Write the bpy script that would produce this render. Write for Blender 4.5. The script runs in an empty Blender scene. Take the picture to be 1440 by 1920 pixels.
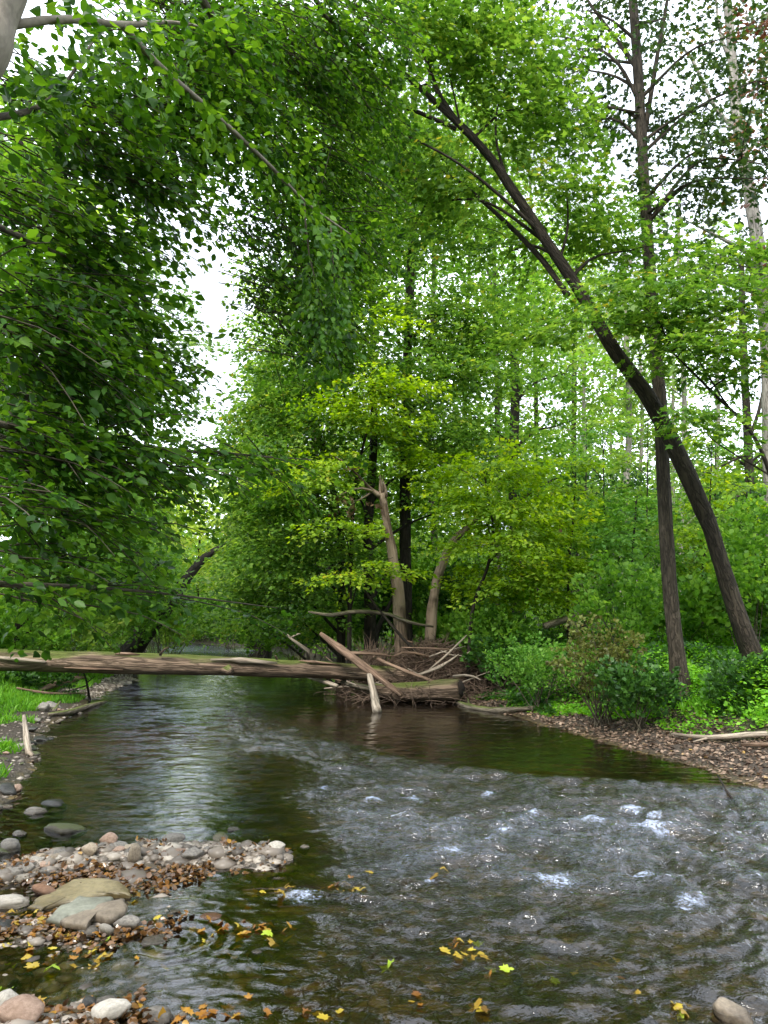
import bpy, math, random
import numpy as np
C = bpy.context.scene.collection
R = math.radians
rng = np.random.default_rng(11)
random.seed(5)

# ------------------------------------------------------------------ camera geometry
F = 1387.0; CAMZ = 1.6; PITCH = R(7.0)
def ray(px, py):
    u = (px-720)/F; v = -(py-960)/F
    return np.array([u, math.cos(PITCH)-v*math.sin(PITCH), math.sin(PITCH)+v*math.cos(PITCH)])
def at(px, py, Y):                       # world point seen at photo pixel px,py at distance Y ahead
    d = ray(px, py); t = Y/d[1]
    return np.array([d[0]*t, Y, CAMZ+d[2]*t])
def on(px, py, z=0.0):                   # world point seen at a pixel on the level z
    d = ray(px, py); t = (z-CAMZ)/d[2]
    return np.array([d[0]*t, d[1]*t, z])

# ------------------------------------------------------------------ noise
_P = np.random.default_rng(3).permutation(512); _P = np.concatenate([_P, _P])
_G = np.random.default_rng(4).uniform(-1, 1, 1024)
def vnoise(x, y, z=0.0, seed=0):
    x = np.asarray(x, float); y = np.asarray(y, float); z = np.zeros_like(x)+z
    xi = np.floor(x).astype(int); yi = np.floor(y).astype(int); zi = np.floor(z).astype(int)
    f = lambda t: t*t*t*(t*(t*6-15)+10)
    u = f(x-xi); v = f(y-yi); w = f(z-zi)
    def h(a, b, c): return _G[_P[(_P[(_P[(a+seed) & 511]+b) & 511]+c) & 511]]
    def lx(b, c): return h(xi, b, c)*(1-u)+h(xi+1, b, c)*u
    def ly(c): return lx(yi, c)*(1-v)+lx(yi+1, c)*v
    return ly(zi)*(1-w)+ly(zi+1)*w
def fbm(x, y, z=0.0, o=3, seed=0):
    s = 0; a = 1; t = 0
    for k in range(o):
        f = 2**k
        s = s+a*vnoise(np.asarray(x)*f+k*13.1, np.asarray(y)*f+k*7.7, np.asarray(z)*f, seed); t += a; a *= .5
    return s/t
def sstep(a, b, x):
    t = np.clip((x-a)/(b-a), 0, 1); return t*t*(3-2*t)

# ------------------------------------------------------------------ meshes
def mesh(name, V, FA, mat, parent=None, attrs=None, smooth=False, origin=None):
    """V (n,3) ; FA (m,k) int array; one object"""
    V = np.asarray(V, np.float32); FA = np.asarray(FA, np.int32)
    if origin is not None: V = V-np.asarray(origin, np.float32)
    me = bpy.data.meshes.new(name)
    n, m, k = len(V), len(FA), FA.shape[1]
    me.vertices.add(n); me.vertices.foreach_set('co', V.ravel())
    me.loops.add(m*k); me.loops.foreach_set('vertex_index', FA.ravel())
    me.polygons.add(m); me.polygons.foreach_set('loop_start', np.arange(0, m*k, k, dtype=np.int32))
    me.polygons.foreach_set('loop_total', np.full(m, k, np.int32))
    me.update(calc_edges=True)
    for a, arr in (attrs or {}).items():
        arr = np.asarray(arr, np.float32)
        if arr.ndim == 2:
            at_ = me.attributes.new(a, 'FLOAT_VECTOR', 'POINT'); at_.data.foreach_set('vector', arr.ravel())
        else:
            at_ = me.attributes.new(a, 'FLOAT', 'POINT'); at_.data.foreach_set('value', arr.ravel())
    if smooth: me.polygons.foreach_set('use_smooth', np.ones(m, bool))
    me.materials.append(mat)
    o = bpy.data.objects.new(name, me); C.objects.link(o)
    if origin is not None: o.location = [float(c) for c in origin]
    if parent: o.parent = parent
    return o
def tag(o, label=None, cat=None, group=None, kind=None):
    if label: o['label'] = label
    if cat: o['category'] = cat
    if group: o['group'] = group
    if kind: o['kind'] = kind
    return o
def empty(name, label, cat, group=None):
    o = bpy.data.objects.new(name, None); C.objects.link(o); o.empty_display_size = .1
    return tag(o, label, cat, group)

def spline(pts, n):
    P = np.array(pts, float)
    if len(P) == 2: return P[0]+(P[1]-P[0])*np.linspace(0, 1, n)[:, None]
    Q = np.vstack([2*P[0]-P[1], P, 2*P[-1]-P[-2]])
    s = np.linspace(0, len(P)-1-1e-6, n); i = s.astype(int); t = (s-i)[:, None]
    a, b, c, d = Q[i], Q[i+1], Q[i+2], Q[i+3]
    return .5*((2*b)+(-a+c)*t+(2*a-5*b+4*c-d)*t*t+(-a+3*b-3*c+d)*t**3)
class Tubes:
    def __init__(s): s.V = []; s.Fc = []; s.B = []; s.n = 0
    def add(s, pts, radii, seg=None, sides=8, rough=.08, cap=True, flare=0.0, seed=None):
        pts = np.array(pts, float)
        L = np.linalg.norm(np.diff(pts, axis=0), axis=1).sum()
        n = seg or max(4, int(L/.15)); P = spline(pts, n)
        r = np.interp(np.linspace(0, 1, n), np.linspace(0, 1, len(radii)), radii)
        ln = np.concatenate([[0], np.cumsum(np.linalg.norm(np.diff(P, axis=0), axis=1))])
        if flare: r = r*(1+flare*np.exp(-ln/(r[0]*2.2)))
        T = np.gradient(P, axis=0); T /= np.linalg.norm(T, axis=1)[:, None]+1e-9
        ref = np.array([0, 0, 1.]) if abs(T[:, 2]).mean() < .8 else np.array([0, 1., 0])
        A = np.cross(T, ref); A /= np.linalg.norm(A, axis=1)[:, None]+1e-9; B = np.cross(T, A)
        th = np.linspace(0, 2*np.pi, sides, endpoint=False)
        sd = rng.uniform(0, 50) if seed is None else seed
        ct, st = np.cos(th)[None], np.sin(th)[None]
        nz = fbm(ct*1.2+sd+0*ln[:, None], st*1.2+0*ln[:, None], ln[:, None]/np.maximum(.15, 4*r.mean())+0*ct, 3)
        rr = r[:, None]*(1+rough*2*nz)
        if flare: rr = rr*(1+.4*np.exp(-ln/(r[0]*1.8))[:, None]*np.cos(th*4+sd)[None])
        V = P[:, None]+A[:, None]*(rr*ct)[..., None]+B[:, None]*(rr*st)[..., None]
        bk = np.stack([ct*r.mean()+sd+0*rr, st*r.mean()+0*rr, ln[:, None]+0*rr], -1)
        i, j = np.meshgrid(np.arange(n-1), np.arange(sides), indexing='ij')
        a = i*sides+j; b = i*sides+(j+1) % sides
        fc = np.stack([a, a+sides, b+sides, b], -1).reshape(-1, 4)+s.n
        V = V.reshape(-1, 3); bk = bk.reshape(-1, 3); k = len(V)
        if cap:
            V = np.vstack([V, P[:1], P[-1:]]); bk = np.vstack([bk, bk[:1], bk[-1:]])
            j = np.arange(sides); j2 = (j+1) % sides
            c0 = np.stack([j, j2, np.full(sides, k), np.full(sides, k)], -1)
            o = (n-1)*sides
            c1 = np.stack([o+j2, o+j, np.full(sides, k+1), np.full(sides, k+1)], -1)
            # quads with a doubled corner are not valid: use pairs of ring edges instead
            s.caps = getattr(s, 'caps', [])
            s.caps.append(np.vstack([c0, c1])[:, :3]+s.n)
        s.V.append(V); s.Fc.append(fc); s.B.append(bk); s.n += len(V)
        return P
    def build(s, name, mat, parent=None, origin=None, smooth=True):
        q = np.vstack(s.Fc)
        tri = np.vstack([q[:, [0, 1, 2]], q[:, [0, 2, 3]]]+getattr(s, 'caps', []))
        return mesh(name, np.vstack(s.V), tri, mat, parent, {'bk': np.vstack(s.B)}, smooth, origin)

# ------------------------------------------------------------------ materials
def newmat(name):
    m = bpy.data.materials.new(name); m.use_nodes = True
    nt = m.node_tree; nt.nodes.clear()
    out = nt.nodes.new('ShaderNodeOutputMaterial')
    return m, nt, out
def N(nt, t, **kw):
    n = nt.nodes.new(t)
    for k, v in kw.items():
        if k in n.inputs: n.inputs[k].default_value = v
        else: setattr(n, k, v)
    return n
def ramp(nt, stops):
    n = nt.nodes.new('ShaderNodeValToRGB'); e = n.color_ramp.elements
    while len(e) < len(stops): e.new(.5)
    for i, (p, c) in enumerate(stops): e[i].position = p; e[i].color = (*c, 1)
    return n
def leaf_mat(name, dark, mid, light, tr=.45, warm=None, rough=.42, spec=.35):
    m, nt, out = newmat(name); L = nt.links.new
    a = N(nt, 'ShaderNodeAttribute', attribute_name='lc'); sx = N(nt, 'ShaderNodeSeparateXYZ'); L(a.outputs['Vector'], sx.inputs[0])
    mx = N(nt, 'ShaderNodeMath', operation='MULTIPLY_ADD'); L(sx.outputs['X'], mx.inputs[0]); mx.inputs[1].default_value = .5
    m2 = N(nt, 'ShaderNodeMath', operation='MULTIPLY'); L(sx.outputs['Y'], m2.inputs[0]); m2.inputs[1].default_value = .5
    L(m2.outputs[0], mx.inputs[2])
    st = [(.12, dark), (.5, mid), (.88, light)]
    if warm: st.append((.985, warm))
    cr = ramp(nt, st); L(mx.outputs[0], cr.inputs[0])
    p = N(nt, 'ShaderNodeBsdfPrincipled', Roughness=rough); p.inputs['Specular IOR Level'].default_value = spec
    L(cr.outputs[0], p.inputs['Base Color'])
    t = N(nt, 'ShaderNodeBsdfTranslucent')
    hs = N(nt, 'ShaderNodeHueSaturation', Hue=.485, Saturation=1.1, Value=1.5); L(cr.outputs[0], hs.inputs['Color']); L(hs.outputs[0], t.inputs[0])
    mi = N(nt, 'ShaderNodeMixShader'); mi.inputs[0].default_value = tr
    L(p.outputs[0], mi.inputs[1]); L(t.outputs[0], mi.inputs[2]); L(mi.outputs[0], out.inputs[0])
    return m
def bark_mat(name, dark, light, sc=14, moss=0.0, bump=.6, stretch=.18, patch=None, rough=.9, fis=.62):
    m, nt, out = newmat(name); L = nt.links.new
    a = N(nt, 'ShaderNodeAttribute', attribute_name='bk')
    mp = N(nt, 'ShaderNodeMapping'); mp.inputs['Scale'].default_value = (1, 1, stretch); L(a.outputs['Vector'], mp.inputs[0])
    n1 = N(nt, 'ShaderNodeTexNoise', Scale=sc, Detail=6.0, Roughness=.65); L(mp.outputs[0], n1.inputs[0])
    mpb = N(nt, 'ShaderNodeMapping'); mpb.inputs['Scale'].default_value = (1, 1, stretch*.75); L(a.outputs['Vector'], mpb.inputs[0])
    w = N(nt, 'ShaderNodeTexNoise', Scale=sc*1.9, Detail=3.0, Roughness=.55, Distortion=.5); L(mpb.outputs[0], w.inputs[0])
    wa = N(nt, 'ShaderNodeMath', operation='SUBTRACT'); L(w.outputs[0], wa.inputs[0]); wa.inputs[1].default_value = .5
    wb = N(nt, 'ShaderNodeMath', operation='ABSOLUTE'); L(wa.outputs[0], wb.inputs[0])
    wr = ramp(nt, [(0, (.12, .12, .12)), (.085, (1, 1, 1))]); L(wb.outputs[0], wr.inputs[0])
    cr = ramp(nt, [(.25, dark), (.75, light)]); L(n1.outputs[0], cr.inputs[0])
    mu = N(nt, 'ShaderNodeMix', data_type='RGBA', blend_type='MULTIPLY'); mu.inputs[0].default_value = fis
    L(cr.outputs[0], mu.inputs[6]); L(wr.outputs[0], mu.inputs[7])
    col = mu.outputs[2]
    n3 = N(nt, 'ShaderNodeTexNoise', Scale=1.6, Detail=4.0); L(a.outputs['Vector'], n3.inputs[0])
    if patch:
        pr = ramp(nt, [(.48, (0, 0, 0)), (.56, (1, 1, 1))]); L(n3.outputs[0], pr.inputs[0])
        pm = N(nt, 'ShaderNodeMix', data_type='RGBA'); L(pr.outputs[0], pm.inputs[0]); L(col, pm.inputs[6]); pm.inputs[7].default_value = (*patch, 1); col = pm.outputs[2]
    if moss:
        g = N(nt, 'ShaderNodeNewGeometry'); s = N(nt, 'ShaderNodeSeparateXYZ'); L(g.outputs['Normal'], s.inputs[0])
        ad = N(nt, 'ShaderNodeMath', operation='MULTIPLY_ADD'); L(n1.outputs[0], ad.inputs[0]); ad.inputs[1].default_value = .9; L(s.outputs['Z'], ad.inputs[2])
        ad2 = N(nt, 'ShaderNodeMath', operation='MULTIPLY_ADD'); L(n3.outputs[0], ad2.inputs[0]); ad2.inputs[1].default_value = 1.1; L(ad.outputs[0], ad2.inputs[2])
        mr = ramp(nt, [(0, (0, 0, 0)), (1, (moss, moss, moss))])
        mpr = N(nt, 'ShaderNodeMapRange'); mpr.inputs[1].default_value = 1.5; mpr.inputs[2].default_value = 1.95; L(ad2.outputs[0], mpr.inputs[0]); L(mpr.outputs[0], mr.inputs[0])
        mm = N(nt, 'ShaderNodeMix', data_type='RGBA'); L(mr.outputs[0], mm.inputs[0]); L(col, mm.inputs[6]); mm.inputs[7].default_value = (.09, .12, .02, 1); col = mm.outputs[2]
    b = N(nt, 'ShaderNodeBump', Strength=bump, Distance=.03)
    hm = N(nt, 'ShaderNodeMath', operation='MULTIPLY'); L(n1.outputs[0], hm.inputs[0]); L(wr.outputs[0], hm.inputs[1]); L(hm.outputs[0], b.inputs['Height'])
    p = N(nt, 'ShaderNodeBsdfPrincipled', Roughness=rough); p.inputs['Specular IOR Level'].default_value = .25
    L(col, p.inputs['Base Color']); L(b.outputs[0], p.inputs['Normal']); L(p.outputs[0], out.inputs[0])
    return m
def stone_mat(name, c1, c2, spot=None, rough=.75, wet=False, moss=False, sc=5.0):
    m, nt, out = newmat(name); L = nt.links.new
    tc = N(nt, 'ShaderNodeTexCoord'); oi = N(nt, 'ShaderNodeObjectInfo')
    ad = N(nt, 'ShaderNodeVectorMath', operation='ADD'); L(tc.outputs['Object'], ad.inputs[0])
    ml = N(nt, 'ShaderNodeMath', operation='MULTIPLY'); L(oi.outputs['Random'], ml.inputs[0]); ml.inputs[1].default_value = 40
    L(ml.outputs[0], ad.inputs[1])
    n = N(nt, 'ShaderNodeTexNoise', Scale=sc, Detail=8.0, Roughness=.6); L(ad.outputs[0], n.inputs[0])
    n2 = N(nt, 'ShaderNodeTexNoise', Scale=sc*9, Detail=5.0, Roughness=.7); L(ad.outputs[0], n2.inputs[0])
    cr = ramp(nt, [(.32, c1), (.66, c2)]); L(n.outputs[0], cr.inputs[0])
    sp = ramp(nt, [(.35, (.45, .45, .45)), (.6, (1, 1, 1))]); L(n2.outputs[0], sp.inputs[0])
    mu = N(nt, 'ShaderNodeMix', data_type='RGBA', blend_type='MULTIPLY'); mu.inputs[0].default_value = .6; L(cr.outputs[0], mu.inputs[6]); L(sp.outputs[0], mu.inputs[7])
    hs = N(nt, 'ShaderNodeHueSaturation'); L(mu.outputs[2], hs.inputs['Color'])
    mr = N(nt, 'ShaderNodeMapRange'); L(oi.outputs['Random'], mr.inputs[0]); mr.inputs[3].default_value = .65; mr.inputs[4].default_value = 1.2; L(mr.outputs[0], hs.inputs['Value'])
    col = hs.outputs[0]
    g = N(nt, 'ShaderNodeNewGeometry'); s = N(nt, 'ShaderNodeSeparateXYZ'); L(g.outputs['Position'], s.inputs[0])
    wr = N(nt, 'ShaderNodeMapRange'); wr.inputs[1].default_value = .012; wr.inputs[2].default_value = .05; L(s.outputs['Z'], wr.inputs[0])
    wetc = N(nt, 'ShaderNodeMix', data_type='RGBA', blend_type='MULTIPLY'); wetc.inputs[0].default_value = 1; L(col, wetc.inputs[6])
    wrc = ramp(nt, [(0, (.3, .27, .23)), (1, (1, 1, 1))]); L(wr.outputs[0], wrc.inputs[0]); L(wrc.outputs[0], wetc.inputs[7]); col = wetc.outputs[2]
    if moss:
        sn = N(nt, 'ShaderNodeSeparateXYZ'); L(g.outputs['Normal'], sn.inputs[0])
        am = N(nt, 'ShaderNodeMath', operation='ADD'); L(sn.outputs['Z'], am.inputs[0]); L(n.outputs[0], am.inputs[1])
        mr2 = N(nt, 'ShaderNodeMapRange'); mr2.inputs[1].default_value = .95; mr2.inputs[2].default_value = 1.3; L(am.outputs[0], mr2.inputs[0])
        mm = N(nt, 'ShaderNodeMix', data_type='RGBA'); L(mr2.outputs[0], mm.inputs[0]); L(col, mm.inputs[6]); mm.inputs[7].default_value = (.05, .058, .016, 1); col = mm.outputs[2]
    b = N(nt, 'ShaderNodeBump', Strength=.5, Distance=.01); L(n2.outputs[0], b.inputs['Height'])
    p = N(nt, 'ShaderNodeBsdfPrincipled', Roughness=.3 if wet else rough); L(col, p.inputs['Base Color']); L(b.outputs[0], p.inputs['Normal'])
    if not wet:
        rr = N(nt, 'ShaderNodeMapRange'); L(wr.outputs[0], rr.inputs[0]); rr.inputs[3].default_value = .2; rr.inputs[4].default_value = rough; L(rr.outputs[0], p.inputs['Roughness'])
    L(p.outputs[0], out.inputs[0]); return m

M = {}
M['beech'] = leaf_mat('beech leaf', (.018, .058, .009), (.052, .145, .016), (.16, .31, .038), .5, spec=.3)
M['maple'] = leaf_mat('maple leaf', (.042, .115, .016), (.105, .225, .034), (.22, .355, .058), .55, warm=(.40, .36, .05), spec=.25)
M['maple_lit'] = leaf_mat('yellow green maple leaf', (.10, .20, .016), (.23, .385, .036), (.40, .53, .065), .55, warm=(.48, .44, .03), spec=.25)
M['poplar'] = leaf_mat('dark tulip poplar leaf', (.018, .04, .012), (.04, .085, .02), (.09, .16, .03), .35, warm=(.22, .12, .03))
M['pale'] = leaf_mat('pale grey green leaf', (.07, .14, .04), (.14, .25, .06), (.25, .37, .10), .5)
M['far'] = leaf_mat('far leaf', (.09, .19, .035), (.20, .34, .055), (.36, .50, .10), .55, warm=(.45, .43, .09))
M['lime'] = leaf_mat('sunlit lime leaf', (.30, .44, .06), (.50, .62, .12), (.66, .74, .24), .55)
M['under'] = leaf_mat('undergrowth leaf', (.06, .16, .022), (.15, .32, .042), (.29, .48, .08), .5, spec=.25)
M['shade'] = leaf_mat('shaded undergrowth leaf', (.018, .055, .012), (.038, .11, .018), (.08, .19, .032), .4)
M['olive'] = leaf_mat('olive brown shrub leaf', (.06, .06, .018), (.12, .135, .032), (.2, .235, .055), .4, warm=(.26, .14, .06))
M['grass'] = leaf_mat('bright grass', (.08, .23, .02), (.17, .43, .035), (.32, .60, .08), .45, spec=.2)
M['weed'] = leaf_mat('weed leaf', (.05, .14, .02), (.115, .28, .04), (.24, .43, .08), .45, spec=.2)
M['litter'] = leaf_mat('fallen leaf litter', (.075, .05, .036), (.19, .13, .095), (.38, .275, .205), .12, warm=(.42, .27, .08), spec=.2)
M['wetlitter'] = leaf_mat('wet fallen leaf litter', (.03, .017, .008), (.10, .048, .017), (.22, .10, .025), .1, warm=(.45, .26, .03), spec=.7, rough=.25)
M['yellow'] = leaf_mat('yellow fallen leaf', (.16, .085, .018), (.34, .22, .024), (.50, .40, .045), .2, spec=.6, rough=.3)
M['orange'] = leaf_mat('orange fallen leaf', (.16, .06, .012), (.32, .14, .018), (.42, .24, .025), .2, spec=.6, rough=.3)
M['limefall'] = leaf_mat('lime fallen leaf', (.18, .28, .02), (.28, .40, .03), (.4, .5, .05), .2, spec=.6, rough=.3)
M['deadleaf'] = leaf_mat('withered leaf', (.12, .075, .04), (.22, .14, .08), (.34, .23, .13), .2)
M['bark'] = bark_mat('grey brown bark', (.026, .021, .016), (.12, .095, .07), 16, moss=.0, bump=.9)
M['bark_dark'] = bark_mat('dark bark', (.016, .013, .010), (.06, .048, .036), 14, bump=.8)
M['bark_beech'] = bark_mat('smooth grey beech bark', (.15, .125, .10), (.36, .31, .25), 9, bump=.12, stretch=.9, fis=.12)
M['bark_lean'] = bark_mat('leaning tree bark', (.014, .011, .009), (.082, .064, .047), 15, bump=.9)
M['bark_twig'] = bark_mat('twig bark', (.05, .042, .03), (.15, .125, .09), 20, bump=.3)
M['bark_pale'] = bark_mat('pale distant bark', (.20, .175, .15), (.44, .40, .35), 12, bump=.4)
M['dead'] = bark_mat('dead stripped trunk', (.085, .055, .036), (.30, .215, .155), 12, bump=.8, patch=(.33, .245, .18), stretch=.08)
M['log'] = bark_mat('fallen log bark', (.042, .027, .018), (.34, .24, .17), 13, moss=.9, bump=1.0, stretch=.10)
M['wood'] = bark_mat('bleached bare wood', (.22, .17, .125), (.50, .42, .34), 18, bump=.4, stretch=.06)
M['wood_brown'] = bark_mat('brown bare wood', (.12, .07, .045), (.34, .23, .165), 18, bump=.5, stretch=.06)
M['wood_moss'] = bark_mat('mossy dead wood', (.10, .08, .055), (.30, .25, .19), 14, moss=.8, bump=.6)
M['brush'] = bark_mat('brown brush twig', (.06, .04, .03), (.27, .185, .135), 24, bump=.2)

# ------------------------------------------------------------------ leaf builders
def nrm(a): return a/(np.linalg.norm(a, axis=-1, keepdims=True)+1e-9)
T_KITE = (np.array([[0, 0, 0], [.45, .46, .06], [1, 0, -.1], [.45, -.46, .06]]), np.array([[0, 2, 1], [0, 3, 2]]))
T_BEECH = (np.array([[0, 0, 0], [.22, .25, .04], [.58, .30, .05], [1, 0, -.10], [.58, -.30, .05], [.22, -.25, .04], [.42, 0, -.02]]),
           np.array([[6, 1, 0], [6, 2, 1], [6, 3, 2], [6, 4, 3], [6, 5, 4], [6, 0, 5]]))
T_MAPLE = (np.array([[0, 0, 0], [.0, .34, .02], [.22, .30, .0], [.42, .60, -.04], [.52, .22, .02], [1, 0, -.10],
                     [.52, -.22, .02], [.42, -.60, -.04], [.22, -.30, 0], [.0, -.34, .02], [.36, 0, .02]]),
           np.array([[10, b, a] for a, b in zip(range(10), [1, 2, 3, 4, 5, 6, 7, 8, 9, 0])]))
T_BLADE = (np.array([[0, .05, 0], [0, -.05, 0], [.55, .04, .06], [.55, -.04, .06], [1, 0, -.05]]), np.array([[0, 1, 3], [0, 3, 2], [2, 3, 4]]))
def leaf_arrays(P, D, Nn, S, tpl, W, lc, curl=None):
    curl = np.ones(len(P)) if curl is None else curl
    D = nrm(D); B = nrm(np.cross(Nn, D)); Nn = np.cross(D, B)
    tp, tf = tpl; k = len(tp)
    V = P[:, None]+S[:, None, None]*(D[:, None]*tp[None, :, 0, None]+B[:, None]*(tp[None, :, 1, None]*W[:, None, None])+Nn[:, None]*(tp[None, :, 2, None]*curl[:, None, None]))
    Fc = (np.arange(len(P))*k)[:, None, None]+tf[None]
    return V.reshape(-1, 3), Fc.reshape(-1, 3), np.repeat(lc, k, axis=0)
def sprays(O, A, L, nl, ll, tpl, up=None, fan=.42, droop=.25, jit=.45, W=1.0, gvar=.5, leafdroop=.25, r=None):
    r = r or rng
    m = len(O); A = nrm(A)
    U = np.tile(np.array([0, 0, 1.]), (m, 1)) if up is None else up
    U = nrm(U+r.normal(0, .18, (m, 3)))
    B = nrm(np.cross(U, A)); U = np.cross(A, B)
    t = r.uniform(.05, 1, (m, nl)); s = np.where(r.random((m, nl)) < .5, -1., 1.)
    lat = s*fan*np.sin(np.pi*np.clip(t*.85+.12, 0, 1))*r.uniform(0.05, 1, (m, nl))*L[:, None]
    P = O[:, None]+A[:, None]*(t*L[:, None])[..., None]+B[:, None]*lat[..., None]+U[:, None]*(r.normal(0, .035, (m, nl))*L[:, None])[..., None]
    P[..., 2] -= droop*L[:, None]*(t**2+.6*(lat/L[:, None])**2)
    D = A[:, None]*(.7+.3*r.random((m, nl)))[..., None]+B[:, None]*(s*r.uniform(.2, 1.1, (m, nl)))[..., None]+r.normal(0, .25, (m, nl, 3))
    D[..., 2] -= leafdroop
    Nn = U[:, None]+r.normal(0, jit, (m, nl, 3))
    g = r.random(m)
    lc = np.stack([r.random((m, nl)), np.repeat(g[:, None], nl, 1), np.zeros((m, nl))], -1)
    S = ll*r.uniform(.5, 1.3, (m, nl))
    q = lambda a: a.reshape(-1, a.shape[-1])
    return leaf_arrays(q(P), q(D), q(Nn), S.ravel(), tpl, W*r.uniform(.72, 1.2, m*nl), q(lc), r.uniform(-1.5, 3.5, m*nl))
class Leaves:
    def __init__(s): s.v = []; s.f = []; s.c = []; s.n = 0
    def add(s, vfc):
        v, f, c = vfc; s.v.append(v); s.f.append(f+s.n); s.c.append(c); s.n += len(v)
    def build(s, name, mat, parent=None, origin=None):
        return mesh(name, np.vstack(s.v), np.vstack(s.f), mat, parent, {'lc': np.vstack(s.c)}, False, origin)
def ball(n, r=None, shell=.5):
    r = r or rng
    d = nrm(r.normal(0, 1, (n, 3))); return d*(r.random(n)**shell)[:, None]

# ------------------------------------------------------------------ stream and terrain
YL = [-6, 0, 2.5, 4, 5.2, 6, 7.4, 10, 13, 16.4, 23, 29, 33, 40, 60]
XL = [-2.4, -2.4, -2.3, -2.35, -2.75, -3.05, -3.55, -4.35, -4.95, -5.5, -7.3, -9.4, -14, -30, -60]
YR = [-6, 0, 4, 6.3, 7.4, 8.7, 10.3, 11.4, 12.3, 14, 17, 20, 24, 26.7, 29.6, 33, 38, 60]
XR = [4.5, 4.2, 3.6, 3.25, 2.95, 2.6, 2.05, 1.55, 1.2, .8, -.45, -1.8, -3.2, -4.8, -7.2, -11, -22, -60]
def shore(x, y):
    wob = .16*vnoise(np.asarray(y)*.9, np.zeros_like(y)+3.3)+.07*vnoise(np.asarray(y)*3.1, np.zeros_like(y)+9.1)
    return x-(np.interp(y, YL, XL)+wob), (np.interp(y, YR, XR)+wob*.8)-x
BAR = np.array([[-2.2, 4.66], [-1.85, 4.86], [-1.5, 4.95], [-1.05, 4.95], [-.75, 4.9]])
def segdist(x, y, pl):
    d = np.full(np.shape(x), 1e9)
    for a, b in zip(pl[:-1], pl[1:]):
        ab = b-a; t = np.clip(((x-a[0])*ab[0]+(y-a[1])*ab[1])/(ab@ab), 0, 1)
        d = np.minimum(d, np.hypot(x-a[0]-t*ab[0], y-a[1]-t*ab[1]))
    return d
def ground(x, y):
    x = np.asarray(x, float); y = np.asarray(y, float)
    sl, sr = shore(x, y); sd = np.minimum(sl, sr)
    dep = np.interp(sd, [0, .3, .8, 1.6, 3], [0, .07, .17, .26, .32])
    dep = dep*np.where(y < 5.5, .75, 1)
    left = np.interp(-sl, [0, .25, .6, 1.1, 1.8, 3, 6, 15, 40, 120], [0, .05, .11, .22, .40, .5, .75, 1.3, 3.5, 9])
    right = np.interp(-sr, [0, .3, .75, 1.1, 1.7, 2.6, 6, 15, 40, 120], [0, .045, .12, .2, .5, .62, .85, 1.5, 4.5, 12])
    z = np.where(sd > 0, -dep, np.where(sl < sr, left, right))
    bd = segdist(x, y, BAR)
    bar = .155*np.exp(-(bd/.23)**2)
    pool = sstep(-.75, -1.15, x)*sstep(4.95, 4.7, y)*sstep(2.0, 2.6, y)
    z = np.where(sd > -.1, z*(1-pool)+pool*(-.028+.05*fbm(x*2.1, y*2.1, 1.7)), z)
    z = np.maximum(z, np.where(sd > -.3, -.10+bar, -9))
    near = .11*sstep(3.25, 2.8, y)*sstep(-.55, -.95, x)
    z = z+near*(sd > -.5)
    amp = np.interp(-sd, [-1, 0, .5, 2, 10], [.02, .015, .03, .07, .2])
    z = z+amp*fbm(x*1.3, y*1.3, .4, 3)+.012*fbm(x*7, y*7, .2, 2)*(sd > -2)
    return z
def gz(x, y): return float(ground(np.array([x]), np.array([y]))[0])
def gp(px, py, it=12):                   # ground point seen at a pixel
    d = ray(px, py); z = 0.0
    for _ in range(it):
        t = (z-CAMZ)/min(d[2], -1e-3); z = .5*z+.5*gz(d[0]*t, d[1]*t)
    t = (z-CAMZ)/min(d[2], -1e-3)
    return np.array([d[0]*t, d[1]*t, gz(d[0]*t, d[1]*t)])

def grid(xs, ys, fn):
    X, Y = np.meshgrid(xs, ys); Z = fn(X, Y)
    ny, nx = X.shape
    i, j = np.meshgrid(np.arange(ny-1), np.arange(nx-1), indexing='ij')
    a = i*nx+j
    return np.stack([X, Y, Z], -1).reshape(-1, 3), np.stack([a, a+1, a+nx+1, a+nx], -1).reshape(-1, 4)
xs = np.concatenate([-np.geomspace(200, 9, 26), np.arange(-8.6, 6.6, .055), np.geomspace(7, 200, 26)])
ys = np.concatenate([np.arange(-40, -6, 4), np.arange(-5, 1.5, .25), np.arange(1.5, 15, .05), np.arange(15, 42, .22), np.geomspace(43, 300, 20)])
V, Fc = grid(xs, ys, ground)
sl, sr = shore(V[:, 0], V[:, 1]); sd = np.minimum(sl, sr)
isl = (sl < sr)
gm = np.where(isl, sstep(-.45, -.8, sd), sstep(-1.0, -1.5, sd))     # vegetated
lm = np.where(isl, 0, sstep(.05, -.1, sd)*(1-gm))                    # leaf litter beach
m, nt, out = newmat('stream bank soil'); L = nt.links.new
g = N(nt, 'ShaderNodeNewGeometry'); sp = N(nt, 'ShaderNodeSeparateXYZ'); L(g.outputs['Position'], sp.inputs[0])
n1 = N(nt, 'ShaderNodeTexNoise', Scale=1.1, Detail=5.0); L(g.outputs['Position'], n1.inputs[0])
n2 = N(nt, 'ShaderNodeTexNoise', Scale=22.0, Detail=6.0, Roughness=.7); L(g.outputs['Position'], n2.inputs[0])
vo = N(nt, 'ShaderNodeTexVoronoi', Scale=13.0, Randomness=1.0); L(g.outputs['Position'], vo.inputs[0])
vd = N(nt, 'ShaderNodeTexVoronoi', Scale=13.0, feature='DISTANCE_TO_EDGE')
dn_ = N(nt, 'ShaderNodeTexNoise', Scale=9.0, Detail=4.0); L(g.outputs['Position'], dn_.inputs[0])
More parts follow.
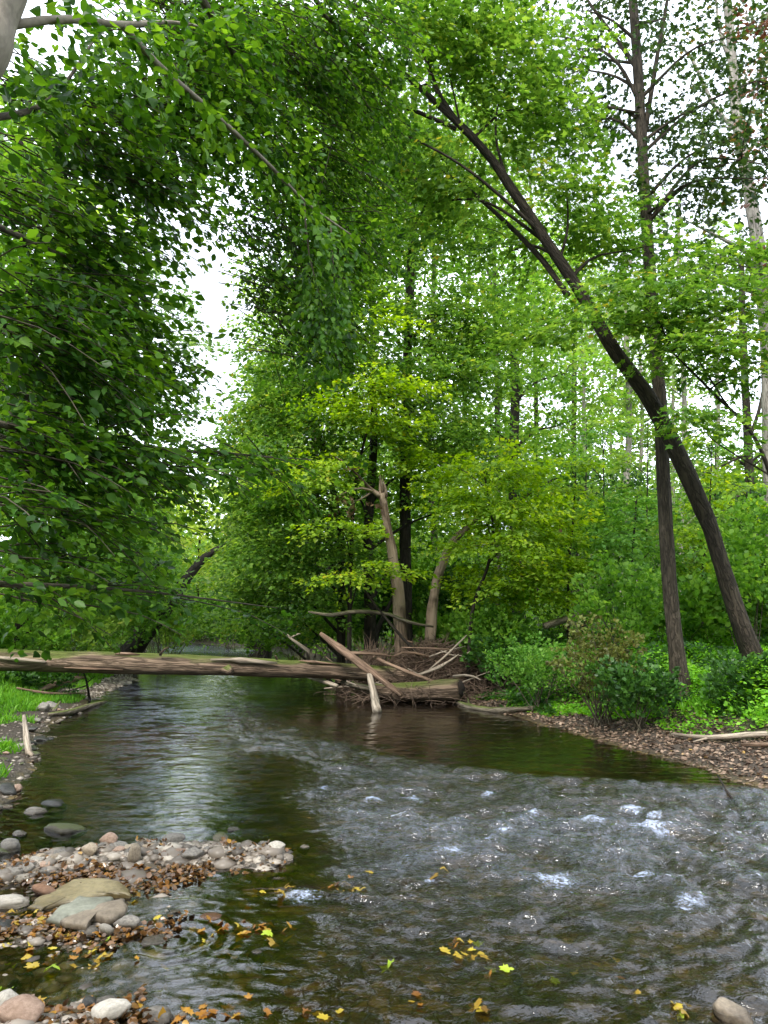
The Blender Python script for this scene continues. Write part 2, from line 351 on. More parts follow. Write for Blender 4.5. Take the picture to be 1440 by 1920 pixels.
dv = N(nt, 'ShaderNodeVectorMath', operation='MULTIPLY_ADD'); L(dn_.outputs['Color'], dv.inputs[0]); dv.inputs[1].default_value = (.14, .14, .14); L(g.outputs['Position'], dv.inputs[2])
L(dv.outputs[0], vd.inputs[0]); L(dv.outputs[0], vo.inputs[0])
bed = ramp(nt, [(.3, (.045, .038, .015)), (.5, (.10, .075, .03)), (.7, (.165, .118, .052))]); L(n1.outputs[0], bed.inputs[0])
sv = N(nt, 'ShaderNodeSeparateColor'); L(vo.outputs['Color'], sv.inputs[0])
cob = ramp(nt, [(0, (.25, .24, .2)), (.55, (.8, .75, .65)), (1, (1.9, 1.7, 1.35))]); L(sv.outputs[0], cob.inputs[0])
be = N(nt, 'ShaderNodeMix', data_type='RGBA', blend_type='MULTIPLY'); be.inputs[0].default_value = .9; L(bed.outputs[0], be.inputs[6]); L(cob.outputs[0], be.inputs[7])
ed = ramp(nt, [(0, (.25, .25, .25)), (.12, (1, 1, 1))]); L(vd.outputs[0], ed.inputs[0])
be2 = N(nt, 'ShaderNodeMix', data_type='RGBA', blend_type='MULTIPLY'); be2.inputs[0].default_value = .6; L(be.outputs[2], be2.inputs[6]); L(ed.outputs[0], be2.inputs[7])
soil = ramp(nt, [(.3, (.022, .016, .011)), (.7, (.085, .062, .045))]); L(n2.outputs[0], soil.inputs[0])
wetm = N(nt, 'ShaderNodeMapRange'); wetm.inputs[1].default_value = -.01; wetm.inputs[2].default_value = .03; L(sp.outputs['Z'], wetm.inputs[0])
mx = N(nt, 'ShaderNodeMix', data_type='RGBA'); L(wetm.outputs[0], mx.inputs[0]); L(be2.outputs[2], mx.inputs[6]); L(soil.outputs[0], mx.inputs[7])
ga = N(nt, 'ShaderNodeAttribute', attribute_name='veg')
veg = ramp(nt, [(.3, (.018, .03, .008)), (.7, (.05, .085, .018))]); L(n2.outputs[0], veg.inputs[0])
mx2 = N(nt, 'ShaderNodeMix', data_type='RGBA'); L(ga.outputs['Fac'], mx2.inputs[0]); L(mx.outputs[2], mx2.inputs[6]); L(veg.outputs[0], mx2.inputs[7])
bp = N(nt, 'ShaderNodeBump', Strength=.9, Distance=.03); hh = N(nt, 'ShaderNodeMath', operation='MULTIPLY_ADD'); L(ed.outputs[0], hh.inputs[0]); hh.inputs[1].default_value = .6; L(n2.outputs[0], hh.inputs[2]); L(hh.outputs[0], bp.inputs['Height'])
p = N(nt, 'ShaderNodeBsdfPrincipled', Roughness=.8); L(mx2.outputs[2], p.inputs['Base Color']); L(bp.outputs[0], p.inputs['Normal'])
rr = N(nt, 'ShaderNodeMapRange'); rr.inputs[1].default_value = .0; rr.inputs[2].default_value = .08; rr.inputs[3].default_value = .35; rr.inputs[4].default_value = .9; L(sp.outputs['Z'], rr.inputs[0]); L(rr.outputs[0], p.inputs['Roughness'])
L(p.outputs[0], out.inputs[0])
tag(mesh('ground', V, Fc, m, None, {'veg': gm, 'lit': lm}, True), kind='structure')

# water ------------------------------------------------------------------
def riffle(x, y):
    # strong water: a tongue that starts below the log and widens to the whole lower right
    xl = np.interp(y, [0, 3, 4, 4.8, 5.4, 6, 7, 8, 9, 11, 14, 18, 22], [-.5, -.5, -.45, -.35, -.55, -.7, -1.0, -1.4, -1.9, -2.7, -3.5, -4.4, -5.2])
    xr = np.interp(y, [0, 3, 6, 6.5, 7, 7.4, 8, 9, 11, 14, 18, 22], [5, 5, 5, 3.8, 2.4, 1.3, .35, -.6, -1.5, -2.3, -3.5, -4.2])
    wob = .35*fbm(x*.8, y*.8, 5.5, 2)
    return sstep(-.1, .55, x-xl+wob)*sstep(-.1, .6, xr-x+wob)*np.interp(y, [0, 3.6, 4.6, 5.5, 9, 13, 22], [.5, .55, .9, 1, .7, .5, .5])
FOAM = [on(*q) for q in [(1035, 1655), (1222, 1556), (1140, 1606), (1010, 1530), (770, 1503), (835, 1600), (1110, 1545), (955, 1560), (1290, 1685), (700, 1500), (1180, 1520), (620, 1480), (905, 1490)]]
FW = [.10, .11, .05, .06, .07, .08, .05, .05, .07, .05, .06, .05, .07]
_fr = np.random.default_rng(9)
for _k in range(7): FOAM.append(on(_fr.uniform(560, 1400), _fr.uniform(1440, 1720), 0)); FW.append(_fr.uniform(.03, .07))
def waves(x, y):
    rf = riffle(x, y)
    sx = x+.12*fbm(x*2, y*2, 3.1, 2); sy = y+.12*fbm(x*2, y*2, 8.1, 2)
    n1 = fbm(sx*2.3+.8*sy, sy*3.6, .3, 2, 1); n2 = fbm(sx*6-.9*sy, sy*9.0, .9, 2, 2); n3 = fbm(sx*15, sy*22, 2.2, 2, 7)
    rid = 1-np.abs(n1)*2.4
    z = rf*(.034*rid+.036*n2+.019*n3)
    z = z+(1-rf)*(.0052*fbm(x*4, y*9, .7, 2, 5)+.0034*fbm(x*13, y*26, 1.7, 2, 9))
    for q, w in zip(FOAM, FW):
        d2 = ((x-q[0])/(w*1.3))**2+((y-q[1])/w)**2
        z = z+.02*np.exp(-d2)
    # small riplets spreading in the shallow foreground pool
    d = np.hypot(x+1.0, y-3.75); z = z+.0035*np.sin(d*70)*np.exp(-(d/.3)**2)
    return z
ry = np.concatenate([np.arange(-5, 2.2, .2), np.geomspace(2.3, 36, 800), [38, 42]])
uu = np.linspace(0, 1, 520)
xl = np.interp(ry, YL, XL)-.5; xr = np.interp(ry, YR, XR)+.5
X = xl[:, None]+(xr-xl)[:, None]*uu[None]; Y = np.repeat(ry[:, None], len(uu), 1)
Z = waves(X, Y); ny, nx = X.shape
i, j = np.meshgrid(np.arange(ny-1), np.arange(nx-1), indexing='ij'); a = i*nx+j
Wf = np.stack([a, a+1, a+nx+1, a+nx], -1).reshape(-1, 4)
foam = np.zeros_like(X)
for q, w in zip(FOAM, FW):
    dx = X-q[0]+.10*fbm(X*5, Y*5, 2.2, 3); dy = Y-q[1]+.10*fbm(X*5, Y*5, 6.2, 3)
    d2 = (dx/(w*1.5))**2+(np.where(dy > 0, dy*1.6, dy*.55)/(w*.8))**2
    foam = np.maximum(foam, np.exp(-d2))
rfm = riffle(X, Y)
crest = np.clip(.35+(Z-.02)/.05, 0, 1)*rfm
big = sstep(-.25, .35, fbm(X*.9+.4*Y, Y*1.3, 9.3, 3, 11)); crest = crest*(.25+.75*big)*np.interp(Y, [0, 3.6, 4.6, 6, 9, 14], [.45, .55, 1, 1.1, .9, .75])
m, nt, out = newmat('stream water'); L = nt.links.new
g = N(nt, 'ShaderNodeNewGeometry')
ra = N(nt, 'ShaderNodeAttribute', attribute_name='riffle'); fa = N(nt, 'ShaderNodeAttribute', attribute_name='foam')
mp = N(nt, 'ShaderNodeMapping'); mp.inputs['Scale'].default_value = (1, 1.5, 1); L(g.outputs['Position'], mp.inputs[0])
n1 = N(nt, 'ShaderNodeTexNoise', Scale=19.0, Detail=3.0, Roughness=.55, Distortion=.9); L(mp.outputs[0], n1.inputs[0])
st = N(nt, 'ShaderNodeMapRange'); st.inputs[3].default_value = .05; st.inputs[4].default_value = .68; L(ra.outputs['Fac'], st.inputs[0])
bp = N(nt, 'ShaderNodeBump', Distance=.03); L(n1.outputs[0], bp.inputs['Height']); L(st.outputs[0], bp.inputs['Strength'])
tr = N(nt, 'ShaderNodeBsdfTransparent', Color=(.60, .55, .36, 1))
gl = N(nt, 'ShaderNodeBsdfGlossy', Roughness=.04, Color=(1, 1, 1, 1)); L(bp.outputs[0], gl.inputs['Normal'])
fr = N(nt, 'ShaderNodeFresnel', IOR=1.6); L(bp.outputs[0], fr.inputs['Normal'])
mi = N(nt, 'ShaderNodeMixShader'); L(fr.outputs[0], mi.inputs[0]); L(tr.outputs[0], mi.inputs[1]); L(gl.outputs[0], mi.inputs[2])
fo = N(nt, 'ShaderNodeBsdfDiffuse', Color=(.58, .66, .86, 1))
ca = N(nt, 'ShaderNodeAttribute', attribute_name='crest')
n4 = N(nt, 'ShaderNodeTexNoise', Scale=34.0, Detail=7.0, Roughness=.78, Distortion=1.4); L(mp.outputs[0], n4.inputs[0])
fm = N(nt, 'ShaderNodeMath', operation='MULTIPLY_ADD'); L(fa.outputs['Fac'], fm.inputs[0]); fm.inputs[1].default_value = .22; L(n4.outputs[0], fm.inputs[2])
f2 = N(nt, 'ShaderNodeMapRange'); f2.inputs[1].default_value = .64; f2.inputs[2].default_value = .76; f2.inputs[4].default_value = .6; L(fm.outputs[0], f2.inputs[0])
mp5 = N(nt, 'ShaderNodeMapping'); mp5.inputs['Scale'].default_value = (1, .62, 1); L(g.outputs['Position'], mp5.inputs[0])
n5 = N(nt, 'ShaderNodeTexNoise', Scale=46.0, Detail=6.0, Roughness=.7, Distortion=2.2); L(mp5.outputs[0], n5.inputs[0])
f5 = N(nt, 'ShaderNodeMapRange'); f5.inputs[1].default_value = .53; f5.inputs[2].default_value = .60; L(n5.outputs[0], f5.inputs[0])
f6 = N(nt, 'ShaderNodeMath', operation='MULTIPLY'); L(f5.outputs[0], f6.inputs[0]); L(ca.outputs['Fac'], f6.inputs[1])
f7 = N(nt, 'ShaderNodeMath', operation='MULTIPLY'); L(f6.outputs[0], f7.inputs[0]); f7.inputs[1].default_value = .24
ha = N(nt, 'ShaderNodeAttribute', attribute_name='sheen_paint')
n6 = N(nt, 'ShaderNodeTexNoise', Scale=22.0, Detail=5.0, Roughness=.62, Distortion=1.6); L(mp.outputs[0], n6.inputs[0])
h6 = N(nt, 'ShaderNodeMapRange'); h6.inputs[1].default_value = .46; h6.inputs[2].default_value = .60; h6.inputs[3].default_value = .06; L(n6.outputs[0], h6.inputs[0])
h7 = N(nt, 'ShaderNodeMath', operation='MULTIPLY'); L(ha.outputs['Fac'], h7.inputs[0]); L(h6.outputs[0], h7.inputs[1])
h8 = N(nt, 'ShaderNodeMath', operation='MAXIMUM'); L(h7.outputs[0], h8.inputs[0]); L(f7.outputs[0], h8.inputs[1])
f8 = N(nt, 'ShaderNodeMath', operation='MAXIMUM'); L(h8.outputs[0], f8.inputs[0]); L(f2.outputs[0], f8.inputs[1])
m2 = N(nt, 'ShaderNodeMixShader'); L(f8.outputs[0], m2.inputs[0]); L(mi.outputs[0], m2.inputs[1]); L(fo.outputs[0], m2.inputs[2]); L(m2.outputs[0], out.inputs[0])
sheen_paint = rfm*(.25+.75*big)*(.01+.14*np.clip((Z+.01)/.06, 0, 1))*np.interp(Y, [0, 3.4, 4.2, 5.2, 8, 11, 15], [.12, .18, .4, .8, .8, .6, .5])  # silvery sky sheen painted over the riffle as diffuse colour
pz = np.exp(-((X+.27*Y)/(.075*Y))**2)*sstep(5.0, 5.6, Y)*sstep(19, 13, Y)*(1-.6*rfm); sheen_paint = np.maximum(sheen_paint, pz*(.03+.42*sstep(.42, .62, .5+.9*fbm(X*4.5, Y*11, 3.4, 3, 6)))*np.interp(Y, [5, 6.5, 9, 14], [.5, .38, .5, .7]))  # pool streak: the sky gap's reflection painted into the water colour
crest = np.maximum(crest, 2.4*np.exp(-((Y-26)/2.6)**2)*sstep(.1, .8, np.minimum(*shore(X, Y))))  # far bend: bright reflecting water painted as a pale diffuse patch
tag(mesh('stream', np.stack([X, Y, Z], -1).reshape(-1, 3), Wf, m, None, {'riffle': rfm.ravel(), 'foam': foam.ravel(), 'crest': crest.ravel(), 'sheen_paint': sheen_paint.ravel()}, True), kind='structure')

# ------------------------------------------------------------------ trees
LEANPX = [(1240, 800), (1150, 655), (1030, 460), (960, 355), (860, 232), (770, 150), (690, 85), (600, 15)]
def keep(P, r):      # leave the open strip of sky above the stream free of leaves
    d = P-np.array([0, 0, CAMZ]); dep = d[:, 1]*math.cos(PITCH)+d[:, 2]*math.sin(PITCH); up = -d[:, 1]*math.sin(PITCH)+d[:, 2]*math.cos(PITCH)
    x = 720+F*d[:, 0]/dep; y = 960-F*up/dep
    xc = np.interp(y, [330, 420, 560, 640, 720, 820, 900], [385, 378, 395, 415, 415, 390, 370]); hw = np.interp(y, [360, 430, 560, 640, 720, 800, 850], [0, 52, 46, 32, 50, 46, 0])
    cut = (np.abs(x-xc) < hw*.72) & (r.random(len(P)) < .96)
    cut |= (np.abs(x-375) < 48) & (np.abs(y-985) < 110) & (dep < 30) & (dep > 9) & (r.random(len(P)) < .8)
    cut |= (dep < 7.5) & (r.random(len(P)) < np.interp(y, [950, 1050, 1150, 1225], [0, .35, .65, 1.0]))
    cut |= (dep > 20) & (x > 1060) & (y > 600) & (y < 930) & (r.random(len(P)) < .2)
    cut |= (dep < 7.5) & (x > 270) & (x < 440) & (y > 890) & (r.random(len(P)) < .7)
    cut |= (dep > 9) & (dep < 30) & (np.abs(x-375) < 62) & (np.abs(y-985) < 125) & (r.random(len(P)) < .75)
    for (xa, ya), (xb, yb) in zip(LEANPX[:-1], LEANPX[1:]):
        t = np.clip(((x-xa)*(xb-xa)+(y-ya)*(yb-ya))/((xb-xa)**2+(yb-ya)**2), 0, 1)
        cut |= (np.hypot(x-xa-t*(xb-xa), y-ya-t*(yb-ya)) < 62) & (dep < 10.2) & (dep > 6.9) & (r.random(len(P)) < .62)
    return ~cut
def tree(name, label, cat, trunk, blobs, leaf, bark, group=None, branches=(), ll=.10, tpl=T_KITE, nl=26, L=.8, fan=.42, droop=.25, jit=.45,
         W=1.0, flat=1.0, hor=1.0, sides=10, limbs=True, flare=.8, twigs=3, axis=None, limbmat=None, seed=0, leafdroop=.25, rough=.08, bs=1.35, dn=1.0):
    r = np.random.default_rng(seed+77)
    pts, radii = trunk; pts = [np.array(q, float) for q in pts]
    root = empty(name, label, cat, group); base = pts[0]; root.location = [float(c) for c in base]
    org = base
    def part(o): o.location = (0, 0, 0); o.parent = root; return o
    tb = Tubes(); TP = tb.add(pts, radii, sides=sides, flare=flare, rough=rough); part(tb.build('trunk', bark, origin=org))
    for bpts, br in branches:
        tb = Tubes(); tb.add(bpts, br, sides=7); part(tb.build('branch', bark, origin=org))
    if not blobs: return root
    lv = Leaves()
    tr_r = np.interp(np.linspace(0, 1, len(TP)), np.linspace(0, 1, len(radii)), radii)
    for b in blobs:
        c = np.array(b[0], float); rad = np.array(b[1], float)*np.array([bs, bs, 1+(bs-1)*.6]); n = int(b[2]*dn)
        hd = np.hypot(TP[:, 0]-c[0], TP[:, 1]-c[1]); k = int(np.argmin(np.abs(TP[:, 2]-(c[2]-.55*hd))+.3*hd))
        a0 = TP[k]; r0 = max(.012, tr_r[k]*.42)
        lim = limbs and bool(keep(c[None], r)[0]) and bool(keep((.5*(a0+c))[None], r)[0])
        if lim:
            lt = Tubes(); mid = .5*(a0+c)+np.array([0, 0, .10*np.linalg.norm(c-a0)])+r.normal(0, .06, 3)*np.linalg.norm(c-a0)
            lt.add([a0, mid, c], [r0, r0*.6, r0*.3], sides=5, cap=False)
        O = c+ball(n, r, .45)*rad; O = O[keep(O, r)]; n = len(O)
        if n == 0: continue
        ax = O-c; ax[:, 2] *= .3
        o2 = O-(np.array([a0[0], a0[1], 0]) if axis is None else np.array(axis)); o2[:, 2] = 0
        A = nrm(nrm(ax)*.6+nrm(o2)*.7*hor+r.normal(0, .35, (n, 3))*np.array([1, 1, .45]))
        Ls = L*r.uniform(.6, 1.25, n)
        lv.add(sprays(O-A*Ls[:, None]*.4, A, Ls, nl, ll, tpl, None, fan, droop, jit, W, r=r, leafdroop=leafdroop))
        if lim:
            for q in r.choice(len(O), min(len(O), twigs), replace=False):
                st = c+0*a0
                lt.add([st, .5*(st+O[q])+r.normal(0, .05, 3), O[q]+A[q]*Ls[q]*.5], [r0*.32, r0*.2, .004], seg=7, sides=4, cap=False)
            part(lt.build('branch', limbmat or bark, origin=org))
    part(lv.build('crown', leaf, origin=org))
    return root
def blob(px, py, Y, rx, ry, n, ryd=None):
    c = at(px, py, Y); k = Y/F
    return (c, (rx*k, (ryd if ryd else .8*rx*k), ry*k), n)
def tp(*q): return [at(*p) for p in q]
def gbase(px, Y): x = (px-720)/F*Y; return np.array([x, Y, gz(x, Y)-.06])
def px_r(w, Y): return .5*w*Y/F

# --- straight tall tree on the right bank
b0 = gbase(1266, 9.6)
tree('tall_tree', 'straight tall dark trunk standing upright on the right bank beside the leaning tree', 'tree',
     ([b0]+tp((1256, 1100, 9.6), (1244, 900, 9.7), (1238, 760, 9.7), (1222, 560, 9.8), (1207, 330, 9.9), (1196, 130, 10), (1184, -40, 10.1), (1178, -200, 10.2)), [.10, .092, .088, .086, .082, .075, .07, .064, .05]),
     [blob(1100, 20, 10, 110, 60, 26), blob(1250, 30, 10.5, 100, 60, 22), blob(1360, 70, 9.6, 90, 60, 26), blob(1330, 190, 9.7, 110, 55, 26), blob(1090, 130, 10.2, 100, 35, 18),
      blob(1390, 300, 9.3, 110, 60, 44), blob(1300, 340, 9.5, 90, 45, 24), blob(1140, 200, 10, 70, 30, 10), blob(1420, 150, 9.5, 80, 90, 26), blob(1240, 250, 10.4, 60, 50, 8), blob(1330, 270, 9.4, 60, 40, 12),
      blob(1100, 230, 10.2, 70, 60, 10), blob(1200, -60, 10.3, 200, 70, 50)],
     M['poplar'], M['bark'], ll=.08, tpl=T_MAPLE, nl=26, L=.8, bs=1.75, jit=.6, flat=1, sides=14, seed=1, twigs=5, rough=.05,
     branches=[(tp((1196, 130, 10), (1160, 80, 10.1), (1105, 5, 10.2), (1080, -40, 10.2)), [.04, .03, .02, .012]), (tp((1203, 200, 10), (1150, 110, 10), (1060, 70, 10.3), (1000, 75, 10.5)), [.03, .022, .012, .006]),
               (tp((1207, 260, 10), (1235, 90, 10.1), (1255, -20, 10.2)), [.04, .03, .02]), (tp((1204, 120, 10), (1120, 110, 10.2), (1040, 98, 10.4)), [.025, .018, .006]),
               (tp((1215, 400, 9.8), (1300, 340, 9.5), (1420, 335, 9.3)), [.025, .018, .006]), (tp((1210, 214, 9.9), (1120, 200, 10), (1030, 215, 10.2)), [.022, .014, .004])])
# --- leaning tree on the right bank
b1 = gbase(1418, 9.5)
lean = [b1]+tp((1375, 1130, 9.45), (1335, 1000, 9.4), (1318, 955, 9.4), (1270, 850, 9.3), (1215, 745, 9.2), (1150, 655, 9.1), (1095, 560, 9.0), (1030, 460, 8.9), (960, 355, 8.8), (915, 290, 8.7), (860, 232, 8.6), (770, 150, 8.5), (690, 85, 8.4), (610, 20, 8.2), (560, -60, 8.1))
tree('leaning_tree', 'leaning tree on the right bank whose dark trunk arches left over the stream', 'tree',
     (lean, [.115, .10, .098, .112, .106, .10, .086, .072, .066, .06, .052, .046, .034, .026, .018, .012]),
     [blob(1000, 330, 9.0, 90, 70, 40), blob(1050, 420, 9.1, 90, 60, 40), blob(940, 200, 8.8, 110, 80, 64), blob(830, 110, 8.6, 120, 80, 74), blob(720, 60, 8.4, 120, 70, 70), blob(640, 120, 8.3, 100, 80, 60),
      blob(760, 260, 8.8, 90, 80, 50), blob(980, 90, 8.9, 100, 70, 46), blob(860, 20, 8.6, 110, 50, 56), blob(1030, 220, 9.2, 80, 70, 34), blob(690, 220, 8.4, 90, 80, 50), blob(880, 340, 9.2, 80, 70, 36),
      blob(1110, 420, 9.6, 80, 60, 34), blob(1180, 470, 9.2, 90, 40, 30), blob(960, 470, 9.8, 70, 70, 24), blob(570, 60, 8.2, 90, 90, 50), blob(800, 380, 9.4, 70, 60, 30)],
     M['maple'], M['bark_lean'], ll=.078, tpl=T_MAPLE, nl=36, L=.8, jit=.42, sides=14, seed=2, twigs=4, rough=.06, bs=1.5,
     branches=[(tp((862, 235, 8.6), (820, 170, 8.6), (790, 80, 8.6), (770, 0, 8.6), (740, -80, 8.6)), [.035, .03, .024, .018, .01]), (tp((856, 242, 8.6), (770, 205, 8.5), (700, 190, 8.3), (660, 165, 8.2)), [.03, .024, .016, .006]),
               (tp((1065, 555, 9.0), (1010, 480, 9.1), (930, 400, 9.2), (860, 340, 9.4), (810, 310, 9.5)), [.042, .036, .028, .02, .01]), (tp((1052, 480, 8.95), (1065, 420, 9), (1060, 330, 9.1)), [.02, .015, .006]),
               (tp((955, 350, 8.8), (930, 260, 8.8), (940, 180, 8.9), (990, 130, 9)), [.022, .016, .01, .005]), (tp((862, 230, 8.6), (845, 150, 8.7), (822, 60, 8.8)), [.014, .01, .005])])
# --- maple with low tiers in front of the leaning trunk
tree('understory_maple', 'maple with flat tiered bright leaves crossing in front of the two right bank trunks', 'tree',
     ([gbase(1500, 8.6)]+tp((1470, 1000, 8.6), (1420, 830, 8.5), (1330, 730, 8.5), (1260, 660, 8.4)), [.03, .026, .022, .016, .008]),
     [blob(1060, 600, 8.4, 80, 28, 30), blob(1150, 575, 8.4, 90, 30, 36), blob(1260, 570, 8.5, 80, 40, 32), blob(1290, 650, 8.3, 90, 40, 40), blob(1380, 580, 8.4, 90, 50, 50),
      blob(1400, 680, 8.3, 70, 40, 36), blob(1220, 590, 8.5, 60, 24, 14), blob(1310, 790, 8.2, 55, 28, 26), blob(1130, 540, 8.6, 90, 25, 26), blob(1340, 500, 8.6, 90, 40, 30), blob(1010, 620, 8.6, 50, 22, 12)],
     M['maple'], M['bark_dark'], ll=.075, tpl=T_MAPLE, nl=34, L=.72, jit=.34, droop=.2, seed=3, twigs=5, bs=1.4, dn=.8, axis=at(1300, 700, 8.5))

# --- dead snag with stripped bark
b = gbase(757, 13.3)
sn = tree('dead_snag', 'dead stripped reddish trunk with splintered top rising from the brush pile', 'dead tree',
     ([b]+tp((748, 1130, 13.3), (737, 1050, 13.3), (726, 985, 13.3), (717, 928, 13.3)), [.125, .105, .09, .078, .07]), [], M['dead'], None, sides=12, flare=.4,
     branches=[]) if False else None
def snag(name, label, pts, radii, mat, subs, splinter=True, seed=0):
    root = empty(name, label, 'dead tree'); root.location = [float(c) for c in pts[0]]
    tb = Tubes(); P = tb.add(pts, radii, sides=12, rough=.12, flare=.35)
    if splinter:
        r = np.random.default_rng(seed); d = nrm(P[-1]-P[-2])
        for k in range(5):
            o = P[-1]+r.normal(0, radii[-1]*.45, 3); tb.add([o-d*.1, o+d*.1, o+d*r.uniform(.15, .45)+r.normal(0, .05, 3)], [radii[-1]*.45, radii[-1]*.3, .004], seg=5, sides=5)
    o = tb.build('trunk', mat, origin=pts[0]); o.location = (0, 0, 0); o.parent = root
    for sp_, sr_ in subs:
        tb = Tubes(); tb.add(sp_, sr_, sides=6); o = tb.build('branch', mat, origin=pts[0]); o.location = (0, 0, 0); o.parent = root
    return root
s1 = snag('dead_snag', 'dead stripped reddish trunk with splintered top rising from the brush pile', [b]+tp((748, 1130, 13.3), (737, 1050, 13.3), (726, 985, 13.3), (717, 925, 13.3)), [.13, .108, .092, .08, .07], M['dead'],
          [(tp((718, 935, 13.3), (690, 912, 13.2), (650, 870, 13), (618, 852, 12.9)), [.05, .03, .016, .006]), (tp((712, 925, 13.3), (670, 915, 13.1), (625, 935, 13)), [.03, .02, .006]), (tp((700, 920, 13.3), (672, 938, 13.1), (632, 945, 13)), [.02, .012, .004]), (tp((680, 905, 13.2), (655, 890, 13.1), (640, 860, 13)), [.016, .01, .004])], seed=3)
lv = Leaves(); O = np.array([at(x, y, 13.1) for x, y in [(650, 925), (640, 940), (670, 935), (690, 945), (640, 870), (625, 935), (660, 880)]])
lv.add(sprays(O, rng.normal(0, 1, (7, 3)), np.full(7, .3), 14, .09, T_KITE, droop=.8, jit=1.2)); o = lv.build('withered_leaves', M['deadleaf'], origin=b); o.location = (0, 0, 0); o.parent = s1
snag('broken_trunk', 'slanting broken pale trunk leaning right beside the splintered snag', [gbase(796, 13.6)]+tp((812, 1130, 13.6), (828, 1060, 13.6), (850, 1015, 13.6), (880, 985, 13.6), (898, 965, 13.6)), [.105, .09, .082, .075, .06, .045], M['dead'], [], seed=8)

# --- centre grove
def trunkpx(px0, Y, *q, w0=24, w1=14, dark=False):
    n = len(q)+1
    return ([gbase(px0, Y)]+tp(*[(a, b_, Y) for a, b_ in q]), list(np.linspace(px_r(w0, Y), px_r(w1, Y), n)))
tree('tall_maple', 'tall straight dark trunk in the middle of the bright centre grove', 'tree',
     trunkpx(762, 15.5, (760, 1000), (760, 820), (765, 640), (772, 480), (778, 330), (775, 150), w0=24, w1=12),
     [blob(700, 420, 15, 90, 80, 46), blob(840, 430, 15.5, 90, 80, 46), blob(760, 320, 15.5, 110, 70, 46), blob(660, 560, 14.5, 70, 60, 44), blob(830, 580, 14.8, 90, 60, 54), blob(700, 700, 14, 90, 50, 54),
      blob(860, 700, 14.5, 80, 60, 48), blob(900, 620, 15.5, 60, 60, 26), blob(720, 240, 15.8, 120, 80, 46), blob(880, 300, 16, 90, 80, 36), blob(620, 350, 15.5, 90, 80, 46), blob(840, 820, 14.6, 80, 45, 42), blob(640, 470, 15.8, 80, 70, 40)],
     M['maple'], M['bark_dark'], ll=.095, nl=46, L=1.15, droop=.3, jit=.4, seed=5, twigs=4, dn=1.7, bs=1.5)
tree('streamside_maple', 'broad layered green maple overhanging the left side of the centre grove', 'tree',
     trunkpx(641, 15.2, (640, 1080), (636, 980), (600, 820), (570, 680), w0=17, w1=8),
     [blob(520, 640, 14.6, 60, 40, 30), blob(560, 700, 14.5, 90, 40, 52), blob(490, 760, 14.4, 70, 35, 42), blob(600, 790, 14.2, 90, 40, 54), blob(500, 850, 14, 90, 40, 56), blob(620, 870, 13.9, 80, 35, 44), blob(470, 930, 14.2, 70, 40, 44),
      blob(570, 950, 13.8, 90, 40, 56), blob(500, 1020, 14, 90, 45, 58), blob(600, 1040, 14, 80, 40, 46), blob(470, 1100, 14.6, 80, 40, 46), blob(560, 1120, 14.6, 90, 40, 46), blob(430, 830, 15.2, 50, 40, 22), blob(430, 1000, 15.6, 40, 50, 24), blob(470, 1165, 16.5, 70, 30, 34), blob(570, 1170, 16, 70, 25, 28)],
     M['maple'], M['bark_dark'], ll=.088, nl=46, L=1.05, droop=.3, jit=.34, seed=6, twigs=4, bs=1.2)
tree('dark_trunk_maple', 'thick dark trunk with lower shaded leaves just left of the splintered snag', 'tree',
     trunkpx(697, 15, (693, 1110), (690, 1000), (700, 850), (700, 700), w0=24, w1=12),
     [blob(700, 820, 15.6, 80, 50, 44), blob(650, 930, 16, 70, 60, 44), blob(790, 900, 15.5, 90, 50, 50), blob(820, 960, 15.8, 70, 50, 36), blob(680, 1010, 16.4, 60, 50, 30), blob(760, 1040, 16.8, 90, 60, 46), blob(830, 1090, 16.6, 80, 50, 40), blob(700, 1110, 17.5, 90, 45, 44)],
     M['under'], M['bark_dark'], ll=.095, nl=40, L=1.0, droop=.3, jit=.4, seed=7)
tree('yellow_maple', 'sunlit yellow green young maple left of the tall trunk behind the snag', 'tree',
     trunkpx(655, 13.9, (658, 1050), (668, 900), (700, 760), w0=9, w1=4),
     [blob(690, 600, 13.4, 60, 30, 26), blob(650, 640, 13.5, 50, 25, 20), blob(720, 720, 13, 70, 25, 34), blob(650, 760, 13, 60, 25, 26), blob(600, 870, 12.9, 60, 20, 20), blob(720, 790, 13.1, 60, 25, 22), blob(560, 900, 12.9, 60, 22, 22), blob(640, 990, 12.8, 50, 18, 14), blob(690, 1070, 12.6, 60, 20, 12), blob(650, 1080, 12.6, 40, 16, 8)],
     M['maple_lit'], M['bark_dark'], ll=.08, nl=42, L=.85, droop=.22, jit=.32, seed=8)
tree('lime_sapling', 'slender curved sapling with layered lime leaves right of the broken trunk', 'tree',
     ([gbase(872, 12.6)]+tp((885, 1150, 12.6), (915, 1060, 12.6), (924, 990, 12.6), (915, 930, 12.6), (905, 870, 12.6)), [.035, .03, .026, .022, .018, .008]),
     [blob(930, 880, 12.5, 70, 35, 36), blob(890, 940, 12.4, 80, 30, 34), blob(980, 960, 12.5, 80, 35, 42), blob(950, 1020, 12.4, 90, 35, 48), blob(1010, 1060, 12.7, 60, 35, 32), blob(920, 1090, 12.8, 80, 30, 34), blob(860, 900, 12.8, 50, 25, 18), blob(970, 1120, 13, 70, 25, 24), blob(810, 860, 13.2, 50, 20, 14)],
     M['maple_lit'], M['bark_dark'], ll=.08, nl=44, L=.85, droop=.25, jit=.32, seed=9, flare=.2,
     branches=[(tp((922, 1010, 12.6), (905, 960, 12.6), (895, 935, 12.5)), [.016, .012, .006]), (tp((918, 1055, 12.6), (950, 1020, 12.5), (990, 1000, 12.4)), [.014, .01, .004])])
